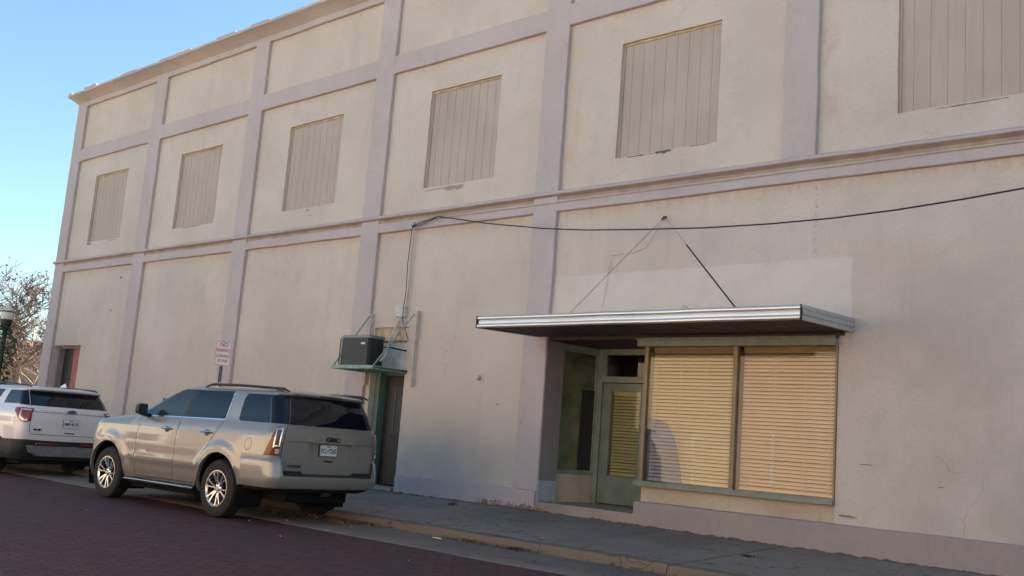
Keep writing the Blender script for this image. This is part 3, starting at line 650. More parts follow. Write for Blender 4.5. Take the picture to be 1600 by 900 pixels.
for xt, xb in ((-14.43, SX0+.03), (-13.20, SX1-.03)):
    m = MB(); m.bar((xt, -.02, 3.46), (xb, SY+.02, 2.44), .022, .022); sub('diagonal_brace', m, M['shelfgreen'], SH)
AC = empty('air_conditioner', (-14.0, -.47, 2.447)); tag(AC, 'dark slate box air conditioner sitting on the pale green shelf', 'air conditioner')
ax0, ax1, ay0, ay1 = -14.43, -13.62, -.68, -.25; rc = .09
def rrect(x0, x1, y0, y1, r, n=5):
    p = []
    for cx, cy, a0 in ((x1-r, y1-r, 0), (x0+r, y1-r, 90), (x0+r, y0+r, 180), (x1-r, y0+r, 270)):
        for k in range(n+1): a = R(a0+90*k/n); p.append((cx+r*math.cos(a), cy+r*math.sin(a)))
    return p
m = MB(); m.sweep(rrect(ax0, ax1, ay0, ay1, rc), 'z', 2.45, 2.49, 1); m.sweep(rrect(ax0+.015, ax1-.015, ay0+.015, ay1-.015, rc), 'z', 2.49, 2.95, 1)
sub('casing', m, M['acdark'], AC, smooth=True)
m = MB()
for k in range(21): 
    z = 2.51+k*.0205; m.sweep(rrect(ax0+.004, ax1-.004, ay0+.004, ay1-.004, rc), 'z', z, z+.009, 1)
sub('louvre_grille', m, M['acdark'], AC, smooth=True)
m = MB(); m.sweep(rrect(ax0-.006, ax1+.006, ay0-.006, ay1+.006, rc+.01), 'z', 2.95, 2.985, 1); m.sweep(rrect(ax0+.02, ax1-.02, ay0+.02, ay1-.02, rc), 'z', 2.985, 3.003, 1); sub('top_cover', m, M['actop'], AC, smooth=True)
for x, y in ((ax0+.03, ay0+.03), (ax1-.03, ay0+.03)):
    m = MB(); m.box(x-.012, x+.012, y-.03, y-.022, 2.47, 2.95); sub('corner_post', m, M['acdark'], AC)
m = MB(); m.box(ax1-.20, ax1-.085, ay0-.004, ay0+.01, 2.83, 2.865); sub('maker_plate', m, M['galv'], AC)
text('lettering', 'A/C', .001, (0, 0, -50), (1,0,0), (0,0,1), M['badge'], AC) if False else None
BXo = empty('electrical_box', (-13.62, .02, 3.42)); tag(BXo, 'small grey electrical box on the wall above the side door', 'utility box')
m = MB(); m.box(-13.73, -13.50, .0, .08, 3.42, 3.61); sub('box_body', m, M['boxgrey'], BXo, bevel=.006)
m = MB(); m.box(-13.74, -13.56, -.012, .0, 3.43, 3.615); sub('box_cover', m, M['boxgrey'], BXo, bevel=.003)
m = MB(); m.tube([(-13.44, .03, 5.12), (-13.44, -.01, 5.02), (-13.46, .0, 4.6), (-13.47, .02, 4.0), (-13.50, .03, 3.61)], .016, 8)
m.tube([(-13.44, .02, 5.13), (-13.43, -.06, 5.16), (-13.40, -.08, 5.10)], .03, 8); tag(obj('service_conduit', m, M['oldcable'], smooth=True), 'pale vertical service conduit running down the wall from the belt course', 'conduit')
m = MB(); m.tube([(-13.40, -.09, 5.10), (-13.46, -.05, 4.9), (-13.50, -.03, 4.4), (-13.49, -.02, 3.9), (-13.50, -.03, 3.6), (-13.50, -.03, 3.35), (-13.44, .02, 3.15), (-13.38, .05, 2.98)], .007, 6); tag(obj('service_cable', m, M['cable'], smooth=True), 'thin black cable hanging down beside the pale service conduit', 'cable')
m = MB(); m.tube([(-13.60, -.01, 3.42), (-13.62, -.05, 3.25), (-13.70, -.10, 3.0), (-13.66, -.18, 2.85), (-13.58, -.28, 2.68), (-13.64, -.36, 2.56)], .019, 8); m.tube([(-13.57, -.01, 3.42), (-13.60, -.02, 3.2), (-13.70, .0, 2.98)], .012, 6); tag(obj('flexible_conduit', m, M['oldcable'], smooth=True), 'grey flexible conduit curving from the electrical box to the air conditioner', 'conduit')
m = MB(); m.tube([(-13.64, -.40, 2.80), (-13.50, -.30, 2.82), (-13.46, .0, 2.80), (-13.44, .25, 2.8)], .016, 6); tag(obj('refrigerant_pipe', m, M['cable'], smooth=True), 'short black pipe from the air conditioner into the doorway board', 'pipe')
m = MB(); m.tube([(-13.42, -.014, 5.215)]+[(x, -.014+.004*math.sin(x*3), 5.218+.004*math.sin(x*1.3)) for x in [-12+1.3*i for i in range(16)]], .011, 6); tag(obj('belt_pipe', m, M['oldcable'], smooth=True), 'long thin pipe running along the belt course under the upper windows', 'pipe')
# overhead line (points on a vertical plane leaving the wall towards the right)
OV = [(-12.708, -0.116, 5.209), (-11.378, -0.249, 4.929), (-9.974, -0.39, 4.687), (-9.002, -0.487, 4.557), (-7.998, -0.587, 4.459), (-6.877, -0.699, 4.36), (-5.881, -0.799, 4.302), (-4.988, -0.888, 4.274), (-4.184, -0.969, 4.279), (-3.455, -1.042, 4.306), (-2.79, -1.108, 4.344), (2.21, -1.608, 4.879714285714288), (10.21, -2.4080000000000004, 6.879714285714288)]
m = MB(); m.tube([(-13.40, -.09, 5.10), (-13.15, -.10, 5.14)]+OV, .0105, 6); tag(obj('overhead_cable', m, M['cable'], smooth=True), 'black overhead cable sagging across the front above the canopy', 'cable')
m = MB(); m.tube([(-13.41, -.07, 5.08), (-13.2, -.08, 5.10), (-12.95, -.10, 5.145), OV[0]], .008, 6); m.tube([(OV[0][0], .06, OV[0][2]+.01), OV[0]], .012, 6); tag(obj('cable_loop', m, M['cable'], smooth=True), 'short black drip loop joining the conduit head and the overhead cable', 'cable')

# ------------------------------------------------------------------ no parking sign
SG = empty('parking_sign', (-15.50, -2.40, .12), R(-17)); tag(SG, 'white and red no parking loading zone sign on a grey post', 'sign')
# local +x faces the viewer, local y to the right of the reader
m = MB(); m.sweep([(-.006, -.03), (.0, -.03), (.0, -.012), (.022, -.012), (.022, .012), (.0, .012), (.0, .03), (-.006, .03)], 'z', 0, 2.56, 5); o = obj('sign_post', m, plain('weathered_post', (.13, .14, .16), .6, .3), SG)
def rpoly(w, h, r, n=5):
    return [(a, b) for a, b in rrect(-w/2, w/2, -h/2, h/2, r, n)]
def plate_mesh(w, h, r, x0, x1, zc):
    m = MB(); p = rpoly(w, h, r); n = len(p)
    for X in (x0, x1): m.v += [(X, a, zc+b) for a, b in p]
    m.f.append(tuple(range(n))); m.f.append(tuple(range(2*n-1, n-1, -1)))
    for i in range(n): j = (i+1) % n; m.f.append((i, j, n+j, n+i))
    return m
sgc = 2.335
obj('sign_panel', plate_mesh(.29, .432, .022, .024, .027, sgc), M['signwhite'], SG)
def ringmesh(w, h, r, t_, X, zc):
    m = MB(); a = rpoly(w, h, r); b = rpoly(w-2*t_, h-2*t_, max(.004, r-t_)); n = len(a)
    m.v += [(X, p[0], zc+p[1]) for p in a]+[(X, p[0], zc+p[1]) for p in b]
    for i in range(n): j = (i+1) % n; m.f.append((i, j, n+j, n+i))
    return m
obj('sign_border', ringmesh(.278, .42, .018, .007, .0285, sgc), M['signred'], SG)
for s, sz, dz, k in (('NO', .098, .155, .95), ('PARKING', .085, .055, .70), ('LOADING', .068, -.045, .78), ('ZONE', .072, -.128, .85)):
    text('lettering', s, sz, (.0285, 0, sgc+dz), (0,1,0), (0,0,1), M['signred'], SG, .0008, sx=k, bold=.0012)
m = MB(); m.lathe([(0, 0), (.009, 0), (.009, .006), (0, .006)], (.026, 0, sgc+.195), (1,0,0), 8); m.lathe([(0, 0), (.009, 0), (.009, .006), (0, .006)], (.026, 0, sgc-.195), (1,0,0), 8); obj('sign_bolt', m, M['galv'], SG)

# ------------------------------------------------------------------ vehicles
def interp(tab, v):
    if v <= tab[0][0]: return tab[0][1]
    for (a, b), (c, d) in zip(tab[:-1], tab[1:]):
        if v <= c: return b+(d-b)*(v-a)/(c-a)
    return tab[-1][1]
def sm(tab):   # smooth interpolation through the table (monotone-ish Catmull-Rom)
    xs = [a for a, b in tab]; ys = [b for a, b in tab]
    def f(v):
        if v <= xs[0]: return ys[0]
        if v >= xs[-1]: return ys[-1]
        for i in range(len(xs)-1):
            if v <= xs[i+1]: break
        h = xs[i+1]-xs[i]; t_ = (v-xs[i])/h
        def tan(k):
            if k == 0 or k == len(xs)-1: return 0 if k else (ys[1]-ys[0])/(xs[1]-xs[0])
            a = (ys[k]-ys[k-1])/(xs[k]-xs[k-1]); b = (ys[k+1]-ys[k])/(xs[k+1]-xs[k])
            return 0 if a*b <= 0 else 2*a*b/(a+b)
        m0, m1 = tan(i)*h, tan(i+1)*h; t2, t3 = t_*t_, t_*t_*t_
        return (2*t3-3*t2+1)*ys[i]+(t3-2*t2+t_)*m0+(-2*t3+3*t2)*ys[i+1]+(t3-t2)*m1
    return f
class Shell:
    def __init__(s, W, xr, xf, zf, Rr, Rf, Wn, Ln, bow=.04, bowf=.10, bulge=None):
        s.W, s.xr, s.xf, s.zf, s.Rr, s.Rf, s.bow, s.bowf = W, xr, xf, zf, Rr, Rf, bow, bowf; s.bulge = bulge
        s.U1 = Wn-Rr; s.U2 = s.U1+PI/2*Rr; s.U3 = s.U2+Ln; s.U4 = s.U3+PI/2*Rf; s.U5 = s.U4+Wn-Rf
    def geo(s, v):
        W = s.W(v); k = min(1, W/.7); return W, s.xr(v), s.xf(v), s.Rr*k, s.Rf*k
    def raw(s, u, v):
        W, a, b, Rr, Rf = s.geo(v); z = s.zf(v); bw = s.bow*min(1, W/.7); bf = s.bowf*min(1, W/.7)
        if u <= s.U1: t_ = u/s.U1; return Vector((a+bw*t_*t_, t_*(W-Rr), z))
        if u <= s.U2: t_ = (u-s.U1)/(s.U2-s.U1)*PI/2; return Vector((a+bw+Rr-Rr*math.cos(t_), W-Rr+Rr*math.sin(t_), z))
        if u <= s.U3:
            t_ = (u-s.U2)/(s.U3-s.U2); x = a+bw+Rr+t_*(b-bf-Rf-a-bw-Rr); y = W
            if s.bulge: y += s.bulge(x, z)*min(1, t_*8, (1-t_)*8)
            return Vector((x, y, z))
        if u <= s.U4: t_ = (u-s.U3)/(s.U4-s.U3)*PI/2; return Vector((b-bf-Rf+Rf*math.sin(t_), W-Rf+Rf*math.cos(t_), z))
        t_ = 1-(u-s.U4)/(s.U5-s.U4); return Vector((b-bf*t_*t_, t_*(W-Rf), z))
    def pt(s, u, v, off=0):
        p = s.raw(u, v)
        if off:
            e = .004; du = s.raw(min(u+e, s.U5), v)-s.raw(max(u-e, 0), v); dv = s.raw(u, v+e)-s.raw(u, v-e); n = dv.cross(du)
            if n.length > 1e-9:
                n.normalize(); c = Vector(((s.xr(v)+s.xf(v))/2, 0, p.z-.3))
                if n.dot(p-c) < 0: n = -n
                p = p+n*off
        return p
    def ux(s, x, v):   # u of a side point with given x
        W, a, b, Rr, Rf = s.geo(v); bw = s.bow*min(1, W/.7); bf = s.bowf*min(1, W/.7)
        x0 = a+bw+Rr; x1 = b-bf-Rf
        return s.U2+(x-x0)/(x1-x0)*(s.U3-s.U2)
    def uy(s, y, v):
        W, a, b, Rr, Rf = s.geo(v); return y/(W-Rr)*s.U1
def dens(poly, d=.05, closed=True):
    out = []; n = len(poly)
    for i in range(n if closed else n-1):
        a = poly[i]; b = poly[(i+1) % n]; k = max(1, int(math.dist(a, b)/d)); out += [(a[0]+(b[0]-a[0])*j/k, a[1]+(b[1]-a[1])*j/k) for j in range(k)]
    if not closed: out.append(poly[-1])
    return out
def rounded(poly, r, n=4):
    out = []; N = len(poly); rs = r if isinstance(r, list) else [r]*N
    for i in range(N):
        p = Vector(poly[i]); a = Vector(poly[i-1])-p; b = Vector(poly[(i+1) % N])-p; q = min(rs[i], a.length*.45, b.length*.45)
        A = p+a.normalized()*q; Bv = p+b.normalized()*q
        for k in range(n+1):
            t_ = k/n; c = A*(1-t_)**2+p*2*t_*(1-t_)+Bv*t_*t_; out.append((c.x, c.y))
    return out
def stroke(path, w):
    L = []; Rr_ = []
    for i, p in enumerate(path):
        a = Vector(path[max(0, i-1)]); b = Vector(path[min(len(path)-1, i+1)]); d = (b-a).normalized(); n = Vector((-d.y, d.x))*w/2; L.append((p[0]+n.x, p[1]+n.y)); Rr_.append((p[0]-n.x, p[1]-n.y))
    return L+Rr_[::-1]
def build_shell(sh, v0, v1, regions, du=.05, dv=.04, u0=0, u1=None, keys=()):
    """regions: (name, polygon in (u,v)); returns {name: [tris]}, verts2d"""
    u1 = sh.U5 if u1 is None else u1
    V = []; Ed = []
    def loop(p):
        s = len(V); V.extend(Vector(q) for q in p); Ed.extend((s+i, s+(i+1) % len(p)) for i in range(len(p)))
    loop(dens([(u0, v0), (u1, v0), (u1, v1), (u0, v1)], .05))
    for nm, p in regions: loop(p)
    us = lines(u0, u1, [sh.U1, sh.U2, sh.U3, sh.U4], du); vs = lines(v0, v1, keys, dv)
    for u in us[1:-1]:
        for v in vs[1:-1]: V.append(Vector((u+random.uniform(-1e-4, 1e-4), v+random.uniform(-1e-4, 1e-4))))
    vv, ee, ff, *_ = geometry.delaunay_2d_cdt(V, Ed, [], 0, 1e-5)
    out = {}
    for f in ff:
        c = sum((vv[i] for i in f), Vector((0, 0)))/3
        if not (u0 < c.x < u1 and v0 < c.y < v1): continue
        nm = 'body'
        for n_, p in regions:
            if pip(c, p): nm = n_; break
        out.setdefault(nm, []).append(tuple(f))
    return vv, out
def shell_mesh(sh, vv, tris, off=0, mirror=1):
    m = MB(); mp = {}
    for f in tris:
        g = []
        for i in f:
            if i not in mp: p = sh.pt(vv[i].x, vv[i].y, off); mp[i] = len(m.v); m.v.append((p.x, p.y*mirror, p.z))
            g.append(mp[i])
        m.f.append(tuple(g) if mirror == 1 else tuple(reversed(g)))
    return m
def join(*ms):
    r = MB()
    for a in ms: k = len(r.v); r.v += a.v; r.f += [tuple(i+k for i in f) for f in a.f]
    return r
def mobj(name, m, mat, parent):   # weld and smooth
    me = bpy.data.meshes.new(name); me.from_pydata([tuple(v) for v in m.v], [], m.f)
    bm = bmesh.new(); bm.from_mesh(me); bmesh.ops.remove_doubles(bm, verts=bm.verts, dist=.0004); bmesh.ops.recalc_face_normals(bm, faces=bm.faces); bm.to_mesh(me); bm.free()
    me.polygons.foreach_set('use_smooth', [True]*len(me.polygons)); me.set_sharp_from_angle(angle=R(42))
    me.materials.append(mat); o = bpy.data.objects.new(name, me); COL.objects.link(o); o.parent = parent; return o
def add_rim(m, poly3, inward):  # not used for shading, closes edges
    pass
def both(sh, vv, t_, off=0): return join(shell_mesh(sh, vv, t_, off, 1), shell_mesh(sh, vv, t_, off, -1))

def wheel(parent, x, y, r, w, rimr, side, spokes=6, style='split', z=None):
    z = r if z is None else z; ax = (0, side, 0)
    T = w/2; prof = [(rimr, -T*.8), (rimr+.03, -T), (r-.06, -T), (r-.018, -T*.86), (r, -T*.62)]
    for k in range(7): prof += [(r, -T*.5+k*T/6-.004), (r-.008, -T*.5+k*T/6), (r, -T*.5+k*T/6+.004)]
    prof += [(r, T*.62), (r-.018, T*.86), (r-.06, T*.99), (rimr+.03, T), (rimr+.004, T*.93), (rimr, T*.8)]
    m = MB(); m.lathe(prof, (x, y, z), ax, 56); ty = obj('wheel', m, M['rubber'], parent, smooth=True)
    m = MB(); m.lathe([(rimr-.012, -T*.6), (rimr-.03, T*.1), (rimr-.022, T*.82), (rimr-.006, T*.95), (rimr+.008, T*.95), (rimr+.008, T*.85)], (x, y, z), ax, 48)
    # spokes
    A = Vector(ax); X = Vector((1, 0, 0)); Z = Vector((0, 0, 1)); O = Vector((x, y, z))
    for k in range(spokes):
        a0 = 2*PI*k/spokes+.26
        for s in ((-1, 1) if style == 'split' else (0,)):
            def P(rad, ang, h): return O+(X*math.cos(ang)+Z*math.sin(ang))*rad+A*h
            sp = .17 if style == 'split' else 0
            pts = [(.045, a0+s*.10, T*.62), (.11, a0+s*(sp*.9), T*.74), (rimr-.035, a0+s*(sp*1.15), T*.82), (rimr-.012, a0+s*(sp*1.30), T*.84)]
            ww = [.017, .013, .013, .019] if style == 'split' else [.03, .024, .026, .034]
            n = len(m.v)
            for (ra, an, h), w_ in zip(pts, ww):
                t1 = Vector((-math.sin(an), 0, math.cos(an))); c = P(ra, an, h)
                m.v += [tuple(c-t1*w_), tuple(c-t1*w_*.7+A*.012), tuple(c+t1*w_*.7+A*.012), tuple(c+t1*w_), tuple(c+t1*w_*.8-A*.035), tuple(c-t1*w_*.8-A*.035)]
            for i in range(3):
                for j in range(6): q = (j+1) % 6; m.f.append((n+i*6+j, n+i*6+q, n+(i+1)*6+q, n+(i+1)*6+j))
    m.lathe([(0, T*.80), (.03, T*.80), (.036, T*.74), (.075, T*.68), (.08, T*.3)], (x, y, z), ax, 24)
    rm = obj('rim', m, M['rimmetal'], ty, smooth=True)
    for k in range(6):
        m = MB(); a = 2*PI*k/6+.5; c = O+(X*math.cos(a)+Z*math.sin(a))*.057; m.lathe([(0, T*.80), (.008, T*.80), (.009, T*.60)], tuple(c), ax, 8); obj('lug_nut', m, M['black'], ty)
    m = MB(); m.lathe([(0, -T*.1), (rimr-.05, -T*.1), (rimr-.05, -T*.18)], (x, y, z), ax, 32); m.lathe([(0, T*.05), (.15, T*.05), (.15, -.02)], (x, y, z), ax, 24); obj('brake_disc', m, M['badge'], ty)
    return ty

def licence_plate(parent, x, zc, main, yc=0):
    m = plate_mesh(.305, .152, .012, x, x-.003, zc)
    for i, v in enumerate(m.v): m.v[i] = (v[0], v[1]+yc, v[2])
    p = obj('licence_plate', m, M['platewhite'], parent)
    text('lettering', main, .094, (x-.0045, yc, zc-.010), (0,-1,0), (0,0,1), M['plateblack'], p, .0006, sx=.74, bold=.0012)
    text('lettering', 'TEXAS', .030, (x-.0045, yc, zc+.055), (0,-1,0), (0,0,1), M['plateblack'], p, .0006, sx=1.0, bold=.0006)
    m = MB()
    for sy in (-1, 1): m.lathe([(0, 0), (.007, 0), (.007, .003), (0, .003)], (x-.003, yc+sy*.115, zc+.058), (-1,0,0), 8)
    obj('plate_bolt', m, M['plateblack'], p)
    return p

def arch_poly(cx, cz, r, n=26):
    return [(cx+r*math.cos(PI*(-.20+1.40*k/n)), cz+r*math.sin(PI*(-.20+1.40*k/n))) for k in range(n+1)]+[(cx-r*.6, -.3), (cx+r*.6, -.3)]

def edge_dist(p, line):
    q = Vector((p[0], abs(p[1]))); best = 9
    for a, b in zip(line[:-1], line[1:]):
        A_ = Vector(a); d = Vector(b)-A_; t_ = max(0, min(1, (q-A_).dot(d)/max(1e-9, d.length_squared))); best = min(best, (A_+d*t_-q).length)
    return best
# ---------------- champagne SUV
def champagne_suv():
    CR = empty('parked_suv', (-11.888, -3.628, .0), R(180+2.484), .954)
    tag(CR, 'champagne metallic suv with black roof rails parked in front of the dark side door', 'car', 'parked cars')
    Wt = sm([(.30, .89), (.40, .942), (.50, .973), (.64, .990), (.70, 1.003), (.76, 1.001), (.95, 1.004), (1.05, .999), (1.14, .990), (1.20, .981), (1.26, .966), (1.31, .938), (1.34, .922), (1.55, .872), (1.74, .810), (1.79, .775), (1.90, .70), (2.05, .52), (2.3, .25), (2.5, .02)])
    zf = sm([(.30, .30), (1.74, 1.74), (1.79, 1.785), (1.90, 1.825), (2.05, 1.850), (2.3, 1.868), (2.5, 1.872)])
    xr = sm([(.30, -1.06), (.60, -1.16), (.90, -1.185), (1.20, -1.195), (1.33, -1.18), (1.55, -1.10), (1.745, -1.015), (1.765, -1.085), (1.80, -1.095), (1.90, -.98), (2.05, -.75), (2.3, -.3), (2.5, .15)])
    xfL = sm([(.30, 3.70), (.45, 3.84), (.80, 3.90), (1.05, 3.88), (1.16, 3.84)])
    xfU = sm([(1.16, 2.84), (1.32, 2.62), (1.55, 2.20), (1.74, 1.80), (1.79, 1.66), (1.90, 1.42), (2.05, 1.05), (2.3, .6), (2.5, .25)])
    wr = .40
    def bulge(x, z):
        r_ = 0
        for cx in (0, 2.946):
            d = math.hypot(x-cx, z-.42)
            if d < .68: t_ = max(0, min(1, (.66-d)/.10)); r_ = max(r_, .024*t_*t_*(3-2*t_))
        if .62 < z < .74 and .5 < x < 2.3: r_ += .010*math.sin(PI*(z-.62)/.12)
        return r_
    A = dict(Rr=.17, Rf=.42, Wn=1.0, Ln=4.3, bow=.035, bowf=.16, bulge=bulge)
    L = Shell(Wt, xr, xfL, zf, **A); A2 = dict(A); A2['Ln'] = 3.0; A2['Rf'] = .28; A2['bowf'] = .16
    U = Shell(Wt, xr, xfU, zf, **A2)
    def S(sh, poly, d=.05): return [(sh.ux(x, z), z) for x, z in dens(poly, d)]
    def SR(sh, poly): return [(sh.uy(y, z), z) for y, z in dens(poly)]
    # lower shell
    reg = [('hole', S(L, arch_poly(0, .41, .49))), ('hole', S(L, arch_poly(2.946, .41, .49))), ('hole', dens([(-.1, .2), (L.ux(-.3, .4), .2), (L.ux(-.3, .4), .50), (-.1, .50)]))]
    gw = .009
    doors = [[(2.16, .42), (2.18, .8), (2.16, 1.16)], [(1.13, .43), (1.11, 1.16)], [(.62, .42), (.58, .62), (.46, .80), (.30, .98), (.17, 1.16)]]
    for d_ in doors: reg.append(('gap', [(L.ux(x, z), z) for x, z in stroke(dens(d_, .08, False), gw)]))
    reg.append(('gap', [(L.ux(x, z), z) for x, z in stroke(dens([(.62, .425), (2.16, .415)], .08, False), gw)]))
    fc = [(-.63+.075*math.cos(a*PI/12), 1.045+.078*math.sin(a*PI/12)) for a in range(25)]
    reg.append(('gap', [(L.ux(x, z), z) for x, z in stroke(fc, .007)]))
    uT = L.uy(.825, 1.0)
    # tail lamp (continues above)
    def lamp_poly(sh, z0, z1):
        xa = lambda z: -1.0-.15*((z-.92)/.41)   # forward edge leans
        p = [(sh.uy(.862, z0), z0)]+[(sh.ux(xa(z), z), z) for z in (z0, z0+(z1-z0)*.33, z0+(z1-z0)*.66, z1)]+[(sh.uy(.862, z1), z1)]
        return dens(p)
    lp = lamp_poly(L, .925, 1.16); reg.append(('lamp', lp))
    tg = dens([(0, .66), (uT, .66), (uT, 1.16), (0, 1.16)])
    # licence recess on the tailgate
    rec = rounded([(-.0, .87), (L.uy(.34, .87), .87), (L.uy(.385, 1.155), 1.155), (0, 1.155)], [0, .04, .001, 0]); reg.append(('recess', rec))
    reg.append(('gap', stroke(dens([(uT+.005, .66), (uT+.005, 1.159)], .08, False), .009)))
    reg.append(('gap', stroke([(0, 1.157), (L.uy(.41, 1.1), 1.157), (uT, 1.150)], .006)) if False else ('tailgate', tg))
    reg.append(('tailgate', tg))
    vv, o = build_shell(L, .33, 1.16, reg, keys=[.62, .68, .74])
    vU_reg = []
    # upper shell
    lpU = dens([(U.uy(.862, 1.16), 1.16)]+[(U.ux(-1.0-.15*((z-.92)/.41), z), z) for z in (1.16, 1.24, 1.325)]+[(U.uy(.862, 1.325), 1.325)]); vU_reg.append(('lamp', lpU))
    tgU = dens([(0, 1.16), (uT, 1.16), (uT, 1.345), (0, 1.345)])
    recU = rounded([(0, 1.16), (U.uy(.385, 1.16), 1.16), (U.uy(.395, 1.19), 1.19), (0, 1.19)], 0); vU_reg.append(('recess', recU))
    vU_reg.append(('rear_glass', dens([(0, 1.345), (uT-.01, 1.345), (uT-.015, 1.742), (0, 1.755)])))
    vU_reg.append(('gap', stroke(dens([(uT+.005, 1.16), (uT+.005, 1.345)], .08, False), .009)))
    vU_reg.append(('tailgate', tgU))
    fw = rounded([(1.10, 1.352), (2.20, 1.335), (2.08, 1.46), (1.80, 1.645), (1.42, 1.752), (1.0, 1.752)], [.02, .04, .2, .2, .1, .01])
    rw = rounded([(.115, 1.362), (1.03, 1.352), (.93, 1.752), (.085, 1.752)], [.05, .01, .01, .03])
    vU_reg += [('front_glass', S(U, fw)), ('rear_door_glass', S(U, rw))]
    qz = rounded([(-.245, 1.352), (-.265, 1.752)], 0)
    q = [(U.ux(-.262, 1.752), 1.752), (U.ux(-.245, 1.37), 1.37), (U.ux(-.30, 1.350), 1.350), (U.U2+.01, 1.350), (U.U2+.02, 1.752)]; vU_reg.append(('quarter_glass', dens(q)))
    dp = [(U.U2+.004, 1.350), (uT-.004, 1.350), (uT-.008, 1.742), (U.U2+.014, 1.752)]; vU_reg.append(('dpillar', dens(dp)))
    # chrome surround
    chr_ = stroke(dens([(2.24, 1.325), (1.0, 1.340), (.06, 1.350), (.035, 1.56), (.04, 1.765)], .06, False), .016); vU_reg.append(('chrome', [(U.ux(x, z), z) for x, z in chr_]))
    dlo = S(U, [(.06, 1.345), (2.29, 1.320), (2.14, 1.475), (1.85, 1.665), (1.45, 1.772), (.06, 1.772)]); vU_reg.append(('blacktrim', dlo))
    ws = dens([(U.U4-.08, 1.24), (U.U5, 1.24), (U.U5, 1.77), (U.U4+.0, 1.77)]); vU_reg.append(('windscreen', ws))
    vU_reg.append(('gap', [(U.ux(x, z), z) for x, z in stroke(dens([(.17, 1.16), (.10, 1.25), (.055, 1.345)], .06, False), gw)]))
    vU_reg.append(('gap', [(U.ux(x, z), z) for x, z in stroke([(1.11, 1.16), (1.10, 1.33)], gw)]))
    vU_reg.append(('gap', [(U.ux(x, z), z) for x, z in stroke([(2.16, 1.16), (2.18, 1.30)], gw)]))
    vv2, o2 = build_shell(U, 1.16, 2.5, vU_reg, keys=[1.25, 1.30, 1.74, 1.765, 1.80], dv=.045)
    # hood
    hx = sm([(2.1, 1.335), (2.5, 1.325), (2.9, 1.295), (3.4, 1.235), (3.7, 1.19), (3.9, 1.165)])
    outl = []
    for i in range(60):
        u = L.ux(2.1, 1.16)+(L.U5-L.ux(2.1, 1.16))*i/59; p = L.raw(u, 1.16); outl.append((p.x, p.y))
    ring = outl+[(x, -y) for x, y in outl[::-1]]
    def dist(p): return min(math.dist(p, q_) for q_ in ring)
    V = [Vector(p) for p in ring]; n = len(V); Ed = [(i, (i+1) % n) for i in range(n)]
    for i in range(40):
        for j in range(-24, 25):
            p = (2.12+i*.046, j*.0415)
            if pip(p, ring): V.append(Vector(p)+Vector((random.uniform(-1e-4, 1e-4),)*2))
    hv, he, hf, *_ = geometry.delaunay_2d_cdt(V, Ed, [], 0, 1e-5)
    H = MB()
    def inner(p): return (min(abs(1.0-abs(p[1])), max(0, 3.70-.22*p[1]*p[1]-p[0])+.0))
    for p in hv:
        d = edge_dist(p, outl); t_ = min(1, d/.15); sh_ = math.sqrt(max(0, 1-(1-t_)**2))
        H.v.append((p.x, p.y, 1.16+(hx(p.x)+.035*(1-p.y*p.y)-1.16)*sh_))
    for f in hf:
        c = sum((hv[i] for i in f), Vector((0, 0)))/3
        if pip(c, ring): H.f.append(tuple(f))
    body = join(both(L, vv, o['body']), both(U, vv2, o2['body']), H)
    bo = mobj('body', body, M['champagne'], CR)
    gl = join(both(L, vv, o.get('gap', []), -.012), both(U, vv2, o2.get('gap', []), -.012)); mobj('panel_gap', gl, M['black'], CR)
    for s_ in (1, -1):
        mobj('front_door_window', shell_mesh(U, vv2, o2['front_glass'], -.004, s_), M['tintlight'], CR)
        mobj('rear_door_window', shell_mesh(U, vv2, o2['rear_door_glass'], -.004, s_), M['tint'], CR)
        mobj('quarter_window', shell_mesh(U, vv2, o2['quarter_glass'], -.001, s_), M['tint'], CR)
        mobj('pillar_trim', shell_mesh(U, vv2, o2['dpillar'], -.002, s_), M['tint'], CR)
        mobj('window_chrome', shell_mesh(U, vv2, o2['chrome'], .004, s_), M['chrome'], CR)
        mobj('window_trim', shell_mesh(U, vv2, o2['blacktrim'], -.006, s_), M['black'], CR)
        # tail lamp: amber outer part, red inner part, chrome hook
        tl = join(shell_mesh(L, vv, o['lamp'], .006, s_), shell_mesh(U, vv2, o2['lamp'], .006, s_))
        TL = mobj('tail_lamp', tl, M['deepred'], CR)
        def strip(sh1, ua, ub, za, zb, off, name, mat, sl=0):
            m_ = MB(); NU, NV = 6, 8
            for i in range(NU+1):
                for j in range(NV+1):
                    z = za+(zb-za)*j/NV; sh_ = L if z <= 1.16 else U
                    a_ = ua(sh_, z); b_ = ub(sh_, z); p = sh_.pt(a_+(b_-a_)*i/NU, z, off); m_.v.append((p.x, p.y*s_, p.z))
            for i in range(NU):
                for j in range(NV): k = i*(NV+1)+j; m_.f.append((k, k+NV+1, k+NV+2, k+1))
            return mobj(name, m_, mat, TL)
        fx = lambda d: (lambda sh_, z: sh_.ux(-1.0-.15*((z-.92)/.41), z)-d)
        strip(L, fx(.012), fx(.085), .935, 1.29, .010, 'amber_reflector', M['amberlens'])
        strip(L, lambda s2, z: s2.U1+.040, lambda s2, z: s2.U1+.095, .945, 1.01, .012, 'reversing_lens', M['clearlens'])
        strip(L, lambda s2, z: s2.U1+.045, lambda s2, z: s2.U1+.060, 1.06, 1.28, .014, 'light_bar', M['chrome'])
        strip(L, lambda s2, z: s2.U1+.115, lambda s2, z: s2.U1+.130, 1.03, 1.27, .014, 'light_bar', M['chrome'])
        strip(L, lambda s2, z: s2.U1+.045, lambda s2, z: s2.U1+.130, 1.268, 1.284, .014, 'light_bar', M['chrome'])
        strip(L, lambda s2, z: s2.U1+.045, lambda s2, z: s2.U1+.130, 1.045, 1.06, .014, 'light_bar', M['chrome'])
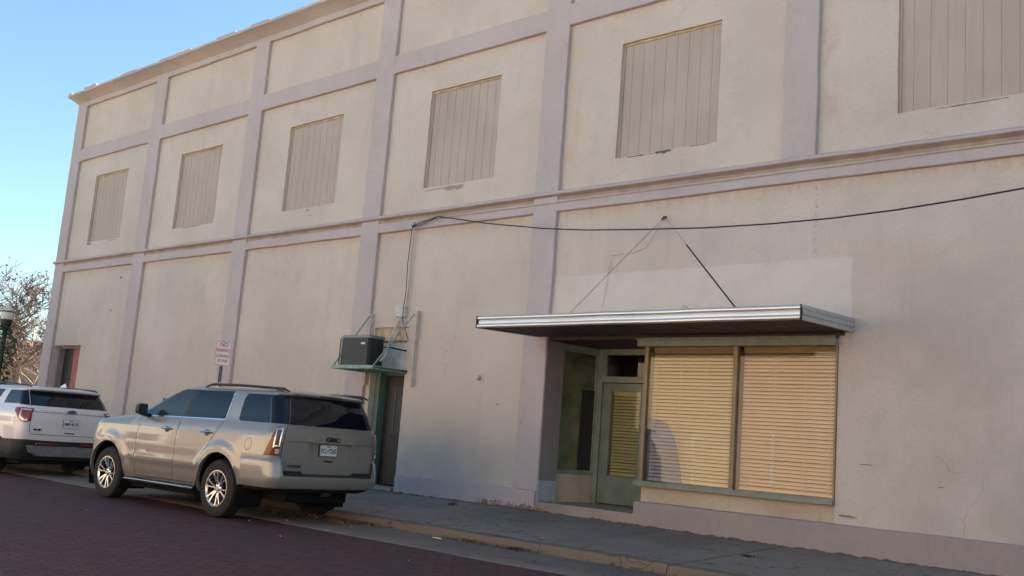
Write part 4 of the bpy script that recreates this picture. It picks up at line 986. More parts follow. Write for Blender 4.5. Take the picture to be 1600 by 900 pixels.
    TG = mobj('tailgate', join(both(L, vv, o['tailgate'], .003), both(U, vv2, o2['tailgate'], .003)), M['champagne'], CR)
    mobj('rear_window', both(U, vv2, o2['rear_glass'], -.001), M['tint'], TG)
    mobj('windscreen', both(U, vv2, o2['windscreen'], .002), M['tintlight'], CR)
    # licence recess pocket
    xw = -1.19; xi = -1.125
    m = MB(); P_ = [(.34, .87), (.385, 1.155), (.395, 1.19), (-.395, 1.19), (-.385, 1.155), (-.34, .87)]
    m.poly([(xi, y, z) for y, z in P_])
    for i in range(6):
        a, b = P_[i], P_[(i+1) % 6]; m.quad((xw+.012, a[0], a[1]), (xw+.012, b[0], b[1]), (xi, b[0], b[1]), (xi, a[0], a[1]))
    obj('plate_recess', m, M['champagne'], TG)
    m = MB(); pr_ = [(-.41, 1.145), (-.42, 1.17), (-.40, 1.215), (.40, 1.215), (.42, 1.17), (.41, 1.145)]; n = len(pr_)
    for X in (-1.150, -1.216): m.v += [(X-(.012 if False else 0), y, z) for y, z in pr_]
    m.f += [tuple(range(n)), tuple(range(2*n-1, n-1, -1))]+[(i, (i+1) % n, n+(i+1) % n, n+i) for i in range(n)]
    obj('tailgate_handle', m, M['champagne'], TG, bevel=.008)
    m = MB(); m.box(-1.219, -1.212, -.405, .405, 1.140, 1.147); obj('handle_trim', m, M['alumside'], TG)
    m = MB(); m.box(-1.19, -1.15, -.06, .06, .872, .895); obj('latch', m, M['black'], TG)
    m = MB(); m.box(-1.148, -1.12, -.16, .16, .95, 1.12); obj('plate_mount', m, M['badge'], TG) 
    text('brand_lettering', 'GMC', .092, (-1.222, -.005, 1.184), (0,-1,0), (0,0,1), M['badge'], TG, .005, sx=1.25, bold=.004)
    text('model_lettering', 'YUKON', .050, (-1.190, .62, .800), (0,-1,0), (0,0,1), M['badge'], TG, .004, sx=1.3, bold=.001)
    text('trim_lettering', 'SLT', .040, (-1.192, .655, .855), (0,-1,0), (0,0,1), M['chrome'], TG, .004, sx=1.2)
    text('model_lettering', 'YUKON', .042, (1.93, 1.012, .80), (-1,0,0), (0,0,1), M['chrome'], CR, .004, sx=1.3)
    licence_plate(CR, -1.150, 1.035, 'FCL\u20227260')
    # brake lamp strip in the spoiler
    m = MB()
    for i in range(13):
        y = -.20+.4*i/12
        for z in (1.772, 1.80): p = U.raw(abs(U.uy(abs(y), z)), z); m.v.append((p.x-.006, y, p.z+.0))
    for i in range(12): m.f.append((2*i, 2*i+1, 2*i+3, 2*i+2))
    obj('high_brake_lamp', m, M['darkred'], CR)
    # crease line across tailgate
    m = MB(); m.box(-1.2025, -1.196, .44, .80, 1.132, 1.137); m.box(-1.2025, -1.196, -.80, -.44, 1.132, 1.137); obj('crease', m, M['badge'], TG)
    # rear bumper
    bp = sm([(.0, .88), (.44, .90), (.50, .985), (.60, 1.012), (.80, 1.016), (.87, 1.012), (.90, .985), (.92, .95)])
    bx = sm([(.44, -1.12), (.50, -1.225), (.58, -1.262), (.64, -1.268), (.70, -1.262), (.80, -1.25), (.87, -1.24), (.90, -1.215), (.92, -1.17)])
    BS = Shell(bp, bx, lambda v: 3.0, lambda v: v, .20, .42, 1.0, 3.6, .05, .16)
    ue = BS.ux(-.53, .7)
    clipc = dens([(-.1, .665), (BS.uy(.80, .7), .665), (BS.uy(.835, .9), .93), (-.1, .93)]); arc_ = [(BS.ux(x, z), z) for x, z in dens(arch_poly(0, .41, .49))]
    vb, ob = build_shell(BS, .445, .92, [('hole', arc_), ('hole', clipc), ('lower', dens([(-.1, .44), (ue+.2, .44), (ue+.2, .50), (-.1, .50)]))], u1=ue, dv=.03)
    RB = mobj('rear_bumper', both(BS, vb, ob['body']), M['champagne'], CR)
    mobj('bumper_skirt', both(BS, vb, ob.get('lower', []), -.01), M['black'], RB)
    m = MB(); N = 24; st = []
    for i in range(N+1):
        y = -.82+1.64*i/N; p = BS.raw(BS.uy(abs(y), .665), .665); st.append((p.x, y))
    for i in range(N):
        (xa, ya), (xb, yb) = st[i], st[i+1]
        m.quad((xa, ya, .665), (xb, yb, .665), (xb+.02, yb, .690), (xa+.02, ya, .690)); m.quad((xa+.02, ya, .690), (xb+.02, yb, .690), (-1.13, yb, .705), (-1.13, ya, .705)); m.quad((-1.165, ya, .70), (-1.165, yb, .70), (-1.165, yb, .735), (-1.165, ya, .735))
    obj('step_pad', m, M['black'], RB)
    m = MB(); m.box(-1.276, -1.262, -.20, -.04, .525, .645); 
    m = MB(); 
    for sy in (1, -1):
        mm = BS
        for k in range(1): pass
    m = MB(); m.sweep([(-.78, .50), (-.76, .47), (-.60, .445), (.60, .445), (.76, .47), (.78, .50)], 'x', -1.16, -1.0, .3); obj('rear_valance', m, M['under'], RB, bevel=.01)
    m = MB(); m.box(-1.20, -1.15, -.06, .06, .40, .45); obj('tow_hitch', m, M['black'], RB, bevel=.006)
    # underbody and wheel wells
    m = MB(); m.box(.55, 3.7, -.84, .84, .24, .46); m.box(-1.0, .55, -.50, .50, .42, .5); m.box(.56, 2.38, -.93, .93, .30, .45); m.box(-1.0, 3.6, -.55, .55, .30, .9); m.box(.6, 2.3, -.86, .86, .4, 1.2); m.box(-1.0, -.52, -.86, .86, .47, 1.2); obj('underbody', m, M['under'], CR)
    m = MB(); m.box(-.85, 2.0, -.74, .74, 1.0, 1.62); obj('cabin', m, M['black'], CR)
    for cx in (0, 2.946):
        for s_ in (1, -1):
            m = MB(); n = 24; pts = [(cx+.50*math.cos(PI*(-.15+1.3*k/n)), .41+.50*math.sin(PI*(-.15+1.3*k/n))) for k in range(n+1)]
            for a, b in zip(pts[:-1], pts[1:]): m.quad((a[0], .55*s_, a[1]), (b[0], .55*s_, b[1]), (b[0], 1.0*s_, b[1]), (a[0], 1.0*s_, a[1]))
            m.poly([(x, .55*s_, z) for x, z in pts]); obj('wheel_well', m, M['under'], CR)
            # arch lip
            m = MB(); n = 36; an = [PI*(-.06+(1.12 if cx else 1.015)*k/n) for k in range(n+1)]
            for k, a in enumerate(an):
                for rr_, dy in ((.488, -.05), (.488, .0), (.494, .004), (.512, .003)):
                    x = cx+rr_*math.cos(a); z = .41+rr_*math.sin(a); yb = Wt(z)+bulge(x, z) if z > .34 else Wt(.34)+.02; m.v.append((x, (yb+dy)*s_, z))
            for k in range(n):
                for j in range(3): b = k*4+j; m.f.append((b, b+1, b+5, b+4))
            obj('arch_lip', m, M['champagne'], CR, smooth=True)
    for cx in (0, 2.946):
        for s_ in (1, -1): wheel(CR, cx, .862*s_, .40, .26, .245, s_)
    # running boards
    for s_ in (1, -1):
        m = MB(); m.sweep([(y*s_, z) for y, z in ((.86, .345), (1.02, .335), (1.05, .345), (1.05, .375), (1.03, .385), (.86, .40))], 'x', .50, 2.32, .5); rb = obj('running_board', m, M['black'], CR, bevel=.006)
        m = MB(); m.sweep([(y*s_, z) for y, z in ((1.046, .340), (1.060, .346), (1.062, .368), (1.046, .374))], 'x', .47, 2.30, .5); obj('chrome_strip', m, M['chrome'], rb, bevel=.003)
        # door handles
        for hx_ in (1.38, .36):
            m = MB(); m.box(hx_-.055, hx_+.055, (.985 if s_ > 0 else -1.010), (1.010 if s_ > 0 else -.985), 1.135, 1.150); 
            m = MB(); m.tube([(hx_-.10, 1.0*s_, 1.168), (hx_-.085, 1.035*s_, 1.168), (hx_, 1.045*s_, 1.169), (hx_+.085, 1.035*s_, 1.168), (hx_+.10, 1.0*s_, 1.168)], [.012, .013, .014, .013, .012], 8); dh = obj('door_handle', m, M['chrome'], CR, smooth=True)
            m = MB(); m.lathe([(0, .001), (.04, .001), (.045, 0)], (hx_, 1.004*s_, 1.158), (0, s_, 0), 16); obj('handle_cup', m, M['badge'], dh)
        # mirrors
        m = MB(); pr_ = rounded([(-.07, -.095), (.09, -.085), (.11, .05), (.06, .105), (-.08, .11), (-.09, 0)], .03); n = len(pr_)
        yb = 1.02
        for k, (dy, sc_) in enumerate(((0, .7), (.02, .9), (.11, .9), (.16, .75), (.175, .45))):
            for a, b in pr_: m.v.append((1.97+a*sc_*.75-(.02 if k > 2 else 0), (yb+dy)*s_, 1.42+b*sc_*.92))
        for k in range(4):
            for i in range(n): j = (i+1) % n; m.f.append((k*n+i, k*n+j, (k+1)*n+j, (k+1)*n+i))
        m.f.append(tuple(range(n))); m.f.append(tuple(4*n+i for i in reversed(range(n))))
        mi = obj('wing_mirror', m, M['black'], CR, smooth=True)
        m = MB(); m.poly([(1.896-(.003), (yb+.025+.11*(.5+.5*cx))*s_, 1.42+.070*cz) for cx, cz in ((-1, -1), (1, -.85), (1, .8), (.6, 1), (-1, 1))]); obj('mirror_glass', m, M['tintlight'], mi)
        m = MB(); m.bar((2.02, .93*s_, 1.335), (1.98, 1.08*s_, 1.36), .10, .05); obj('mirror_arm', m, M['black'], mi, bevel=.01)
        # roof rails
        m = MB(); pts = [(-1.06, .735, 1.808), (-.95, .735, 1.842), (0, .745, 1.866), (.72, .738, 1.866), (.90, .73, 1.826)]; m.tube([(a, b*s_, c) for a, b, c in pts], [.012, .019, .019, .019, .012], 8); rl = obj('roof_rail', m, M['black'], CR, smooth=True)
        m = MB(); m.box(-.95, -.80, (.735 if s_ > 0 else -.745), (.745 if s_ > 0 else -.735), 1.80, 1.842); obj('rail_foot', m, M['black'], rl)
    # head lamps (front, out of view from here)
    for s_ in (1, -1):
        m = MB(); N_ = 8
        for i in range(N_+1):
            u = L.U3+(L.U4-L.U3)*(.15+.75*i/N_)
            for z in (.90, 1.10): p = L.pt(u, z, .006); m.v.append((p.x, p.y*s_, p.z))
        for i in range(N_): m.f.append((2*i, 2*i+1, 2*i+3, 2*i+2))
        obj('headlight', m, M['clearlens'], CR, smooth=True)
    m = MB()
    for i in range(9):
        y = -.56+1.12*i/8
        for z in (.72, 1.10): p = L.pt(L.U4+(L.U5-L.U4)*(1-abs(y)/.56*.95) if abs(y) > 0 else L.U5, z, .008); m.v.append((p.x, y, p.z))
    for i in range(8): m.f.append((2*i, 2*i+1, 2*i+3, 2*i+2))
    obj('grille', m, M['black'], CR)
    m = MB(); m.tube([(1.25, .3, 1.86), (1.22, .3, 1.91), (1.15, .3, 1.93)], [.02, .012, .005], 6); obj('antenna', m, M['pearl'], CR)
    m = MB(); m.box(2.52, 2.60, .3, .8, 1.30, 1.325); obj('cowl', m, M['black'], CR)
    return CR
champagne_suv()

# ---------------- white SUV
def white_suv():
    CR = empty('parked_suv', (-19.8, -3.52, .0), R(180+4.0), .954)
    tag(CR, 'white pearl suv with black lower cladding parked further up the street', 'car', 'parked cars')
    Wt = sm([(.30, .90), (.42, .955), (.55, .975), (.80, .985), (1.00, .990), (1.12, .985), (1.22, .965), (1.30, .925), (1.34, .905), (1.5, .855), (1.66, .790), (1.70, .750), (1.80, .68), (1.95, .50), (2.2, .25), (2.4, .02)])
    zf = sm([(.30, .30), (1.66, 1.66), (1.70, 1.692), (1.80, 1.722), (1.95, 1.745), (2.2, 1.76), (2.4, 1.765)])
    xr = sm([(.30, -1.05), (.55, -1.14), (.80, -1.16), (1.05, -1.155), (1.22, -1.135), (1.32, -1.09), (1.5, -.99), (1.645, -.895), (1.665, -.975), (1.70, -.985), (1.80, -.88), (1.95, -.65), (2.2, -.2), (2.4, .2)])
    xfL = sm([(.30, 3.60), (.5, 3.74), (.80, 3.80), (1.10, 3.70)]); xfU = sm([(1.10, 2.75), (1.30, 2.35), (1.5, 1.9), (1.66, 1.5), (1.70, 1.4), (1.80, 1.2), (1.95, .95), (2.2, .6), (2.4, .3)])
    def bulge(x, z):
        r_ = 0
        for cx in (0, 2.86):
            d = math.hypot(x-cx, z-.42)
            if d < .66: t_ = max(0, min(1, (.64-d)/.10)); r_ = max(r_, .022*t_*t_*(3-2*t_))
        return r_
    A = dict(Rr=.20, Rf=.42, Wn=.98, Ln=4.2, bow=.06, bowf=.16, bulge=bulge)
    L = Shell(Wt, xr, xfL, zf, **A); A2 = dict(A); A2['Ln'] = 2.9; A2['Rf'] = .28; U = Shell(Wt, xr, xfU, zf, **A2)
    Z = 1.10
    S = lambda sh, poly: [(sh.ux(x, z), z) for x, z in dens(poly)]
    gap = lambda sh, p, w=.009: ('gap', stroke(dens(p, .08, False), w))
    reg = [('hole', S(L, arch_poly(0, .40, .45))), ('hole', S(L, arch_poly(2.86, .40, .45)))]
    tl = lambda sh, pts: [(f(sh, z), z) for f, z in pts]
    uyF = lambda y: (lambda sh, z: sh.uy(y, z)); uxF = lambda x: (lambda sh, z: sh.ux(x, z)); uO = lambda d: (lambda sh, z: sh.U1+d)
    reg.append(('lamp', dens(tl(L, [(uO(-.02), 1.04), (uO(.10), 1.005), (uO(.17), 1.03), (uO(.24), Z), (uO(-.02), Z)]))))
    uT = L.uy(.78, 1.0)
    reg += [gap(L, [(0, .80), (uT-.04, .80), (uT, .86), (uT+.0, Z)]), gap(L, [(L.uy(.5, .9), .795), (uT-.04, .80)]),
            ('clad', dens([(-.1, .3), (L.U2, .3), (L.ux(-.6, .6), .3), (L.U5+.1, .3), (L.U5+.1, .52), (L.ux(2.3, .5), .52), (L.ux(.6, .5), .50), (L.ux(0, .8), .90), (L.ux(-.55, .74), .685), (L.U1+.05, .70), (L.uy(.45, .7), .69), (-.1, .69)])),
            ('hatch', dens([(0, .80), (uT-.04, .80), (uT, .86), (uT, Z), (0, Z)])), gap(L, [(2.3+L.U2, .5), (2.3+L.U2, Z)]), ('gap', [(L.ux(x, z), z) for x, z in stroke([(1.15, .5), (1.13, Z)], .009)]), ('gap', [(L.ux(x, z), z) for x, z in stroke(dens([(.52, .52), (.45, .75), (.25, .95), (.18, Z)], .08, False), .009)])]
    vv, o = build_shell(L, .33, Z, reg)
    ru = [('lamp', dens(tl(U, [(uO(-.02), Z), (uO(.24), Z), (uO(.28), 1.17), (uO(.36), 1.205), (uO(.37), 1.275), (uO(.20), 1.285), (uO(-.02), 1.275)]))),
          ('rear_glass', dens([(0, 1.335), (U.uy(.775, 1.335), 1.335), (U.uy(.70, 1.64)+.005, 1.642), (0, 1.642)])),
          ('dtrim', dens([(U.uy(.775, 1.335)+.006, 1.335), (U.U2, 1.35), (U.U2+.01, 1.635), (U.uy(.70, 1.64)+.012, 1.64)])),
          ('quarter_glass', S(U, [(-.22, 1.635), (-.20, 1.35), (-.80, 1.36), (-.72, 1.635)])),
          ('front_glass', S(U, rounded([(1.1, 1.34), (2.1, 1.33), (1.85, 1.47), (1.5, 1.62), (1.05, 1.64)], .02))), ('rear_door_glass', S(U, rounded([(.10, 1.345), (1.03, 1.34), (1.0, 1.64), (-.02, 1.64)], .03))),
          ('windscreen', dens([(U.U4-.06, 1.18), (U.U5, 1.18), (U.U5, 1.68), (U.U4, 1.68)])),
          ('hatch', dens([(0, Z), (uT, Z), (U.uy(.775, 1.3), 1.335), (0, 1.335)])), ('gap', [(U.ux(x, z), z) for x, z in stroke(dens([(.18, Z), (.06, 1.33)], .08, False), .009)]), ('gap', [(U.ux(x, z), z) for x, z in stroke([(1.13, Z), (1.10, 1.33)], .009)])]
    vv2, o2 = build_shell(U, Z, 2.4, ru, keys=[1.64, 1.67, 1.70])
    hx = sm([(2.0, 1.30), (2.5, 1.24), (3.2, 1.16), (3.7, 1.11)]); outl = []
    for i in range(50):
        u = L.ux(2.0, Z)+(L.U5-L.ux(2.0, Z))*i/49; p = L.raw(u, Z); outl.append((p.x, p.y))
    ring = outl+[(x, -y) for x, y in outl[::-1]]; V = [Vector(p) for p in ring]; n = len(V); Ed = [(i, (i+1) % n) for i in range(n)]
    for i in range(26):
        for j in range(-14, 15):
            p = (2.02+i*.07, j*.07)
            if pip(p, ring): V.append(Vector(p)+Vector((random.uniform(-1e-4, 1e-4),)*2))
    hv, he, hf, *_ = geometry.delaunay_2d_cdt(V, Ed, [], 0, 1e-5); H = MB()
    for p in hv:
        d = edge_dist(p, outl); t_ = min(1, d/.15); H.v.append((p.x, p.y, Z+(hx(p.x)+.03-Z)*math.sqrt(max(0, 1-(1-t_)**2))))
    for f in hf:
        c = sum((hv[i] for i in f), Vector((0, 0)))/3
        if pip(c, ring): H.f.append(tuple(f))
    mobj('body', join(both(L, vv, o['body']), both(U, vv2, o2['body']), H), M['pearl'], CR)
    mobj('panel_gap', join(both(L, vv, o['gap'], -.012), both(U, vv2, o2.get('gap', []), -.012)), M['black'], CR)
    mobj('lower_cladding', both(L, vv, o['clad'], .012), M['black'], CR)
    TG = mobj('tailgate', join(both(L, vv, o['hatch'], .003), both(U, vv2, o2['hatch'], .003)), M['pearl'], CR)
    mobj('rear_window', both(U, vv2, o2['rear_glass'], -.001), M['tint'], TG)
    mobj('windscreen', both(U, vv2, o2['windscreen'], .002), M['tintlight'], CR)
    for s_ in (1, -1):
        mobj('front_door_window', shell_mesh(U, vv2, o2['front_glass'], -.004, s_), M['tint'], CR)
        mobj('rear_door_window', shell_mesh(U, vv2, o2['rear_door_glass'], -.004, s_), M['tint'], CR)
        mobj('quarter_window', shell_mesh(U, vv2, o2['quarter_glass'], -.002, s_), M['tint'], CR)
        mobj('pillar_trim', shell_mesh(U, vv2, o2['dtrim'], -.002, s_), M['tint'], CR)
        TL = mobj('tail_lamp', join(shell_mesh(L, vv, o['lamp'], .012, s_), shell_mesh(U, vv2, o2['lamp'], .012, s_)), M['redlens'], CR)
        def bit(pts, w, nm, mat, off=.018):
            m_ = MB(); P2 = []
            for (d1, z1), (d2, z2) in zip(pts[:-1], pts[1:]):
                n_ = 4
                for k in range(n_):
                    for t_ in (k/n_, (k+1)/n_): pass
            st = stroke(dens(pts, .03, False), w); h_ = len(st)//2; 
            for i in range(h_): P2.append((st[i], st[-1-i]))
            for a_, b_ in P2:
                for q_ in (a_, b_):
                    sh_ = L if q_[1] < Z else U; p = sh_.pt(sh_.U1+q_[0], q_[1], off); m_.v.append((p.x, p.y*s_, p.z))
            for i in range(len(P2)-1): m_.f.append((2*i, 2*i+1, 2*i+3, 2*i+2))
            obj(nm, m_, mat, TL)
        bit([(.02, 1.245), (.19, 1.245), (.185, 1.10), (.12, 1.055), (.05, 1.055)], .028, 'light_guide', M['clearlens'])
        bit([(.03, 1.19), (.15, 1.19)], .05, 'reversing_lens', M['clearlens']) if s_ == 99 else None
        m = MB(); pts = [(-.80, .690, 1.700), (-.70, .695, 1.742), (.2, .71, 1.775), (.9, .70, 1.765), (1.1, .69, 1.71)]; m.tube([(a, b*s_, c) for a, b, c in pts], [.012, .017, .017, .017, .012], 8); obj('roof_rail', m, M['badge'], CR, smooth=True)
        m = MB(); m.box(-1.20, -1.15, (.22 if s_ > 0 else -.66), (.66 if s_ > 0 else -.22), .60, .655); obj('rear_reflector', m, M['darkred'], CR, bevel=.01)
        m = MB(); m.lathe([(.038, -.2), (.052, -.2), (.056, 0), (.046, .004), (.042, -.1)], (-1.17, .60*s_, .50), (-1, 0, 0), 20); obj('exhaust_tip', m, M['chrome'], CR, smooth=True)
        for cx in (0, 2.86): wheel(CR, cx, .83*s_, .38, .24, .235, s_, 5, 'single')
        for cx in (0, 2.86):
            m = MB(); n = 20; pts = [(cx+.46*math.cos(PI*(-.15+1.3*k/n)), .40+.46*math.sin(PI*(-.15+1.3*k/n))) for k in range(n+1)]
            for a, b in zip(pts[:-1], pts[1:]): m.quad((a[0], .5*s_, a[1]), (b[0], .5*s_, b[1]), (b[0], .97*s_, b[1]), (a[0], .97*s_, a[1]))
            m.poly([(x, .5*s_, z) for x, z in pts]); obj('wheel_well', m, M['under'], CR)
        m = MB(); m.sweep([(2.02, .95*s_), (2.14, .95*s_), (2.12, 1.14*s_), (2.05, 1.16*s_)], 'z', 1.33, 1.47, .1); obj('wing_mirror', m, M['pearl'], CR, bevel=.02)
        for hx_ in (1.35, .38):
            m = MB(); m.tube([(hx_-.1, .975*s_, 1.12), (hx_-.08, 1.015*s_, 1.12), (hx_+.08, 1.015*s_, 1.12), (hx_+.1, .975*s_, 1.12)], .012, 8); obj('door_handle', m, M['pearl'], CR, smooth=True)
    # chrome bar across the tailgate
    m = MB(); N = 22
    for i in range(N+1):
        y = -.74+1.48*i/N; z = 1.232
        for dz, off in ((-.022, .004), (-.012, .022), (.012, .022), (.022, .004)):
            p = U.pt(U.uy(abs(y), z+dz), z+dz, off); m.v.append((p.x, y, p.z))
    for i in range(N):
        for j in range(3): k = i*4+j; m.f.append((k, k+1, k+5, k+4))
    obj('chrome_bar', m, plain('satin_bar', (.62, .62, .65), .25, .8, bump=0), TG, smooth=True)
    m = MB(); 
    for k in range(25):
        a = 2*PI*k/24; m.v.append((-1.170, .085*math.cos(a), 1.285+.034*math.sin(a)))
    m.f.append(tuple(range(24))); 
    m2 = MB(); pr_ = [(.085*math.cos(2*PI*k/24), 1.278+.034*math.sin(2*PI*k/24)) for k in range(24)]
    for X in (-1.12, -1.172): m2.v += [(X, a, b) for a, b in pr_]
    m2.f += [tuple(range(24)), tuple(range(47, 23, -1))]+[(i, (i+1) % 24, 24+(i+1) % 24, 24+i) for i in range(24)]
    ov = obj('oval_badge', m2, M['blueoval'], TG)
    m3 = MB(); e2 = [(.092*math.cos(2*PI*k/24), 1.278+.040*math.sin(2*PI*k/24)) for k in range(24)]; m3.v = [(-1.1725, a, b) for a, b in pr_]+[(-1.1715, a, b) for a, b in e2]; m3.f = [(i, (i+1) % 24, 24+(i+1) % 24, 24+i) for i in range(24)]
    obj('badge_rim', m3, M['galv'], ov)
    text('lettering', 'Ford', .052, (-1.174, 0, 1.278), (0,-1,0), (0,0,1), M['galv'], ov, .001, sx=1.15)
    m = MB()
    for dy in (-.042, .042): m.poly([(-1.171, .66+dy+a, .905+b) for a, b in ((-.05, 0), (0, -.026), (.05, 0), (0, .026))])
    obj('quad_badge', m, M['badge'], TG)
    m = MB(); m.box(-1.168, -1.150, -.10, .10, .852, .872); obj('hatch_pull', m, M['badge'], TG)
    m = MB(); m.box(-1.1695, -1.150, -.158, .158, .964, 1.126); obj('plate_seat', m, M['badge'], TG, bevel=.003)
    licence_plate(CR, -1.171, 1.045, 'HMF\u20224529')
    m = MB(); m.sweep([(-.80, .60), (-.74, .47), (-.6, .40), (.6, .40), (.74, .47), (.80, .60)], 'x', -1.185, -1.0, .2); obj('rear_skid_plate', m, plain('satin_skid', (.22, .22, .23), .4, .5), CR, bevel=.012)
    m = MB(); m.box(-.95, 3.5, -.82, .82, .24, .46); m.box(.5, 2.3, -.9, .9, .28, .5); m.box(-.9, 3.4, -.5, .5, .3, .85); obj('underbody', m, M['under'], CR)
    m = MB(); m.box(-.75, 1.9, -.72, .72, .95, 1.52); obj('cabin', m, M['black'], CR)
    m = MB(); m.v = [(-.55, -.012, 1.76), (-.55, .012, 1.76), (-.80, -.016, 1.755), (-.80, .016, 1.755), (-.76, 0, 1.835), (-.72, 0, 1.835)]; m.f = [(0, 1, 5), (2, 4, 3), (0, 5, 4, 2), (1, 3, 4, 5), (0, 2, 3, 1)]; obj('antenna_fin', m, M['pearl'], CR)
white_suv()

# ------------------------------------------------------------------ lamp post, trees, background
LP = empty('street_lamp', (-27.2, -1.55, .17)); LPX, LPY = -27.2, -1.55
tag(LP, 'black street lamp with white acorn globe and green ivy round its post', 'street lamp')
m = MB(); m.lathe([(0, 0), (.20, 0), (.20, .1), (.15, .18), (.12, .5), (.075, .6), (.06, 3.0), (.09, 3.03), (.05, 3.07), (.05, 3.12)], (0, 0, 0), (0,0,1), 16); obj('post', m, M['iron'], LP, smooth=True)
m = MB(); m.lathe([(.05, 3.0), (.12, 3.12), (.15, 3.26), (.155, 3.30), (.12, 3.32)], (0,0,0), (0,0,1), 18); m.lathe([(.170, 3.50), (.184, 3.515), (.170, 3.53)], (0,0,0), (0,0,1), 18, True); obj('lantern_base', m, M['iron'], LP, smooth=True)
m = MB(); m.lathe([(.12, 3.30), (.145, 3.32), (.160, 3.40), (.165, 3.52), (.155, 3.55), (.10, 3.61), (.05, 3.66), (.03, 3.70), (0, 3.71)], (0,0,0), (0,0,1), 20); obj('lamp_globe', m, M['frost'], LP, smooth=True)
m = MB(); m.lathe([(.035, 3.69), (.022, 3.74), (.012, 3.78), (.022, 3.82), (0, 3.90)], (0,0,0), (0,0,1), 10); obj('finial', m, M['frost'], LP, smooth=True)
def leafquad(m, c, s, rnd):
    a = rnd.uniform(0, 2*PI); b = rnd.uniform(-1, 1); d = Vector((math.cos(a), math.sin(a), b)).normalized(); e = d.cross(Vector((rnd.uniform(-1, 1), rnd.uniform(-1, 1), rnd.uniform(-1, 1)))).normalized()
    c = Vector(c); m.quad(tuple(c-d*s), tuple(c-e*s*.55), tuple(c+d*s), tuple(c+e*s*.55))
rnd = random.Random(5); m = MB()
for i in range(1500):
    z = rnd.uniform(.0, 3.15); a = rnd.uniform(0, 2*PI); rad = (.16+.14*abs(noise.noise(Vector((a, z*1.3, 2))))*2+(.10 if 1.6 < z < 2.9 else 0))*rnd.uniform(.5, 1.05); leafquad(m, (math.cos(a)*rad, math.sin(a)*rad, z), rnd.uniform(.03, .06), rnd)
tag(obj('ivy', m, M['ivy'], fix=False), 'dark green ivy wrapped thickly round the street lamp post', 'ivy').location = LP.location
def tree(name, loc, h, seed, label, leafmat=None, leafn=0, bark='bark', spread=1.0, r0=.22, levels=5, lean=(0, 0), group=None):
    rn = random.Random(seed); root = empty(name, loc); tag(root, label, 'tree', group); tr = MB(); lf = MB(); tips = []
    def br(p, d, L_, r, lv):
        r = max(r, .010); pts = [p]; rs = [r]; q = p.copy(); dd = d.copy(); n = 5
        for i in range(n):
            dd = (dd+Vector((rn.uniform(-1, 1), rn.uniform(-1, 1), rn.uniform(-.6, .9)))*.14).normalized(); q = q+dd*L_/n; pts.append(q.copy()); rs.append(r*(1-.45*(i+1)/n))
        (tr if lv < 2 else cr).tube(pts, rs, 7 if lv < 2 else 4, cap=False)
        if lv >= levels: tips.append(q); return
        for k in range(rn.choice((3, 4)) if lv < levels-1 else 3):
            i = rn.randint(2, n); a = rn.uniform(0, 2*PI); s = Vector((math.cos(a), math.sin(a), rn.uniform(-.1, .6))); nd = (dd*.75+s*spread*.8).normalized()
            br(pts[i], nd, L_*rn.uniform(.55, .8), rs[i]*.62, lv+1)
        if lv >= 3: tips.append(q)
    cr = MB(); br(Vector((0, 0, 0)), Vector((lean[0], lean[1], 1)).normalized(), h*.36, r0, 0)
    obj('trunk', tr, M[bark], root, smooth=True)
    obj('branches', cr, M[bark], root, fix=False)
    if leafmat and leafn:
        for i in range(leafn):
            tp = rn.choice(tips[::3]); leafquad(lf, tp+Vector((rn.gauss(0, .07), rn.gauss(0, .07), rn.gauss(0, .07))), rn.uniform(.035, .07), rn)
        obj('leaves', lf, M[leafmat], root, fix=False)
    return root
tree('bare_tree', (-43.5, 3.4, .1), 8.2, 11, 'bare pale branched tree standing low behind the building corner', bark='bark', spread=1.1, r0=.2, levels=6)
tree('bare_tree', (-41.0, 5.6, .1), 8.5, 23, 'bare tree standing mostly behind the left building corner', bark='bark', spread=1.1, r0=.2)
tree('red_leaved_tree', (-38.5, 4.4, .1), 8.3, 37, 'dark tree with last red brown leaves reaching past the building corner', 'redleaf', 1300, 'barkdark', 1.25, .18, levels=6, lean=(-.2, -.35))
# ruined brown building far behind
m = MB(); m.box(-64, -52, -1.0, 22, -.1, 4.35); fb = empty('stone_building', (0,0,0)); tag(fb, 'low brown stone building behind the bare trees', 'building')
M['stone'] = stucco('rough_brown_stone', (.11, .075, .05), (.065, .045, .032)); obj('wall', m, M['stone'], fb)
m = MB(); m.box(-64.1, -51.9, -1.1, 22.1, 4.35, 4.6); obj('roof', m, plain('dark_parapet', (.10, .075, .06), .9), fb)
for y in (1.5, 5, 8.5, 12):
    m = MB(); m.box(-52.02, -51.9, y, y+1.1, 1.0, 2.6); obj('window', m, M['darkdoor'], fb)
# the other side of the street (lights and is reflected in the glass and paint)
def opp(x0, x1, y1, h, col, label, seed):
    rn = random.Random(seed); e = empty('shop_building', (0,0,0)); tag(e, label, 'building')
    mt = stucco('opposite_wall', col, tuple(v*.85 for v in col)); m = MB(); m.box(x0, x1, y1-12, y1, -.1, h); obj('wall', m, mt, e)
    m = MB(); m.box(x0, x1, y1, y1+.2, h-.5, h+.1); obj('cornice', m, M['trim'], e)
    n = int((x1-x0)/3.2)
    for k in range(n if seed == 4 else 0):
        c = x0+(k+.5)*(x1-x0)/n; m = MB(); m.box(c-1.05, c+1.05, y1, y1+.05, .7, 2.7); w = obj('shop_window', m, M['tint'], e)
        if h > 6: m = MB(); m.box(c-.55, c+.55, y1, y1+.05, 4.3, 6.0); obj('upper_window', m, M['tint'], e)
opp(-30, -14.3, -19.2, 5.6, (.70, .56, .40), 'tan stucco shop building across the street', 1)
opp(-14.3, -3.3, -19.2, 7.4, (.72, .61, .46), 'taller cream shop building across the street', 2)
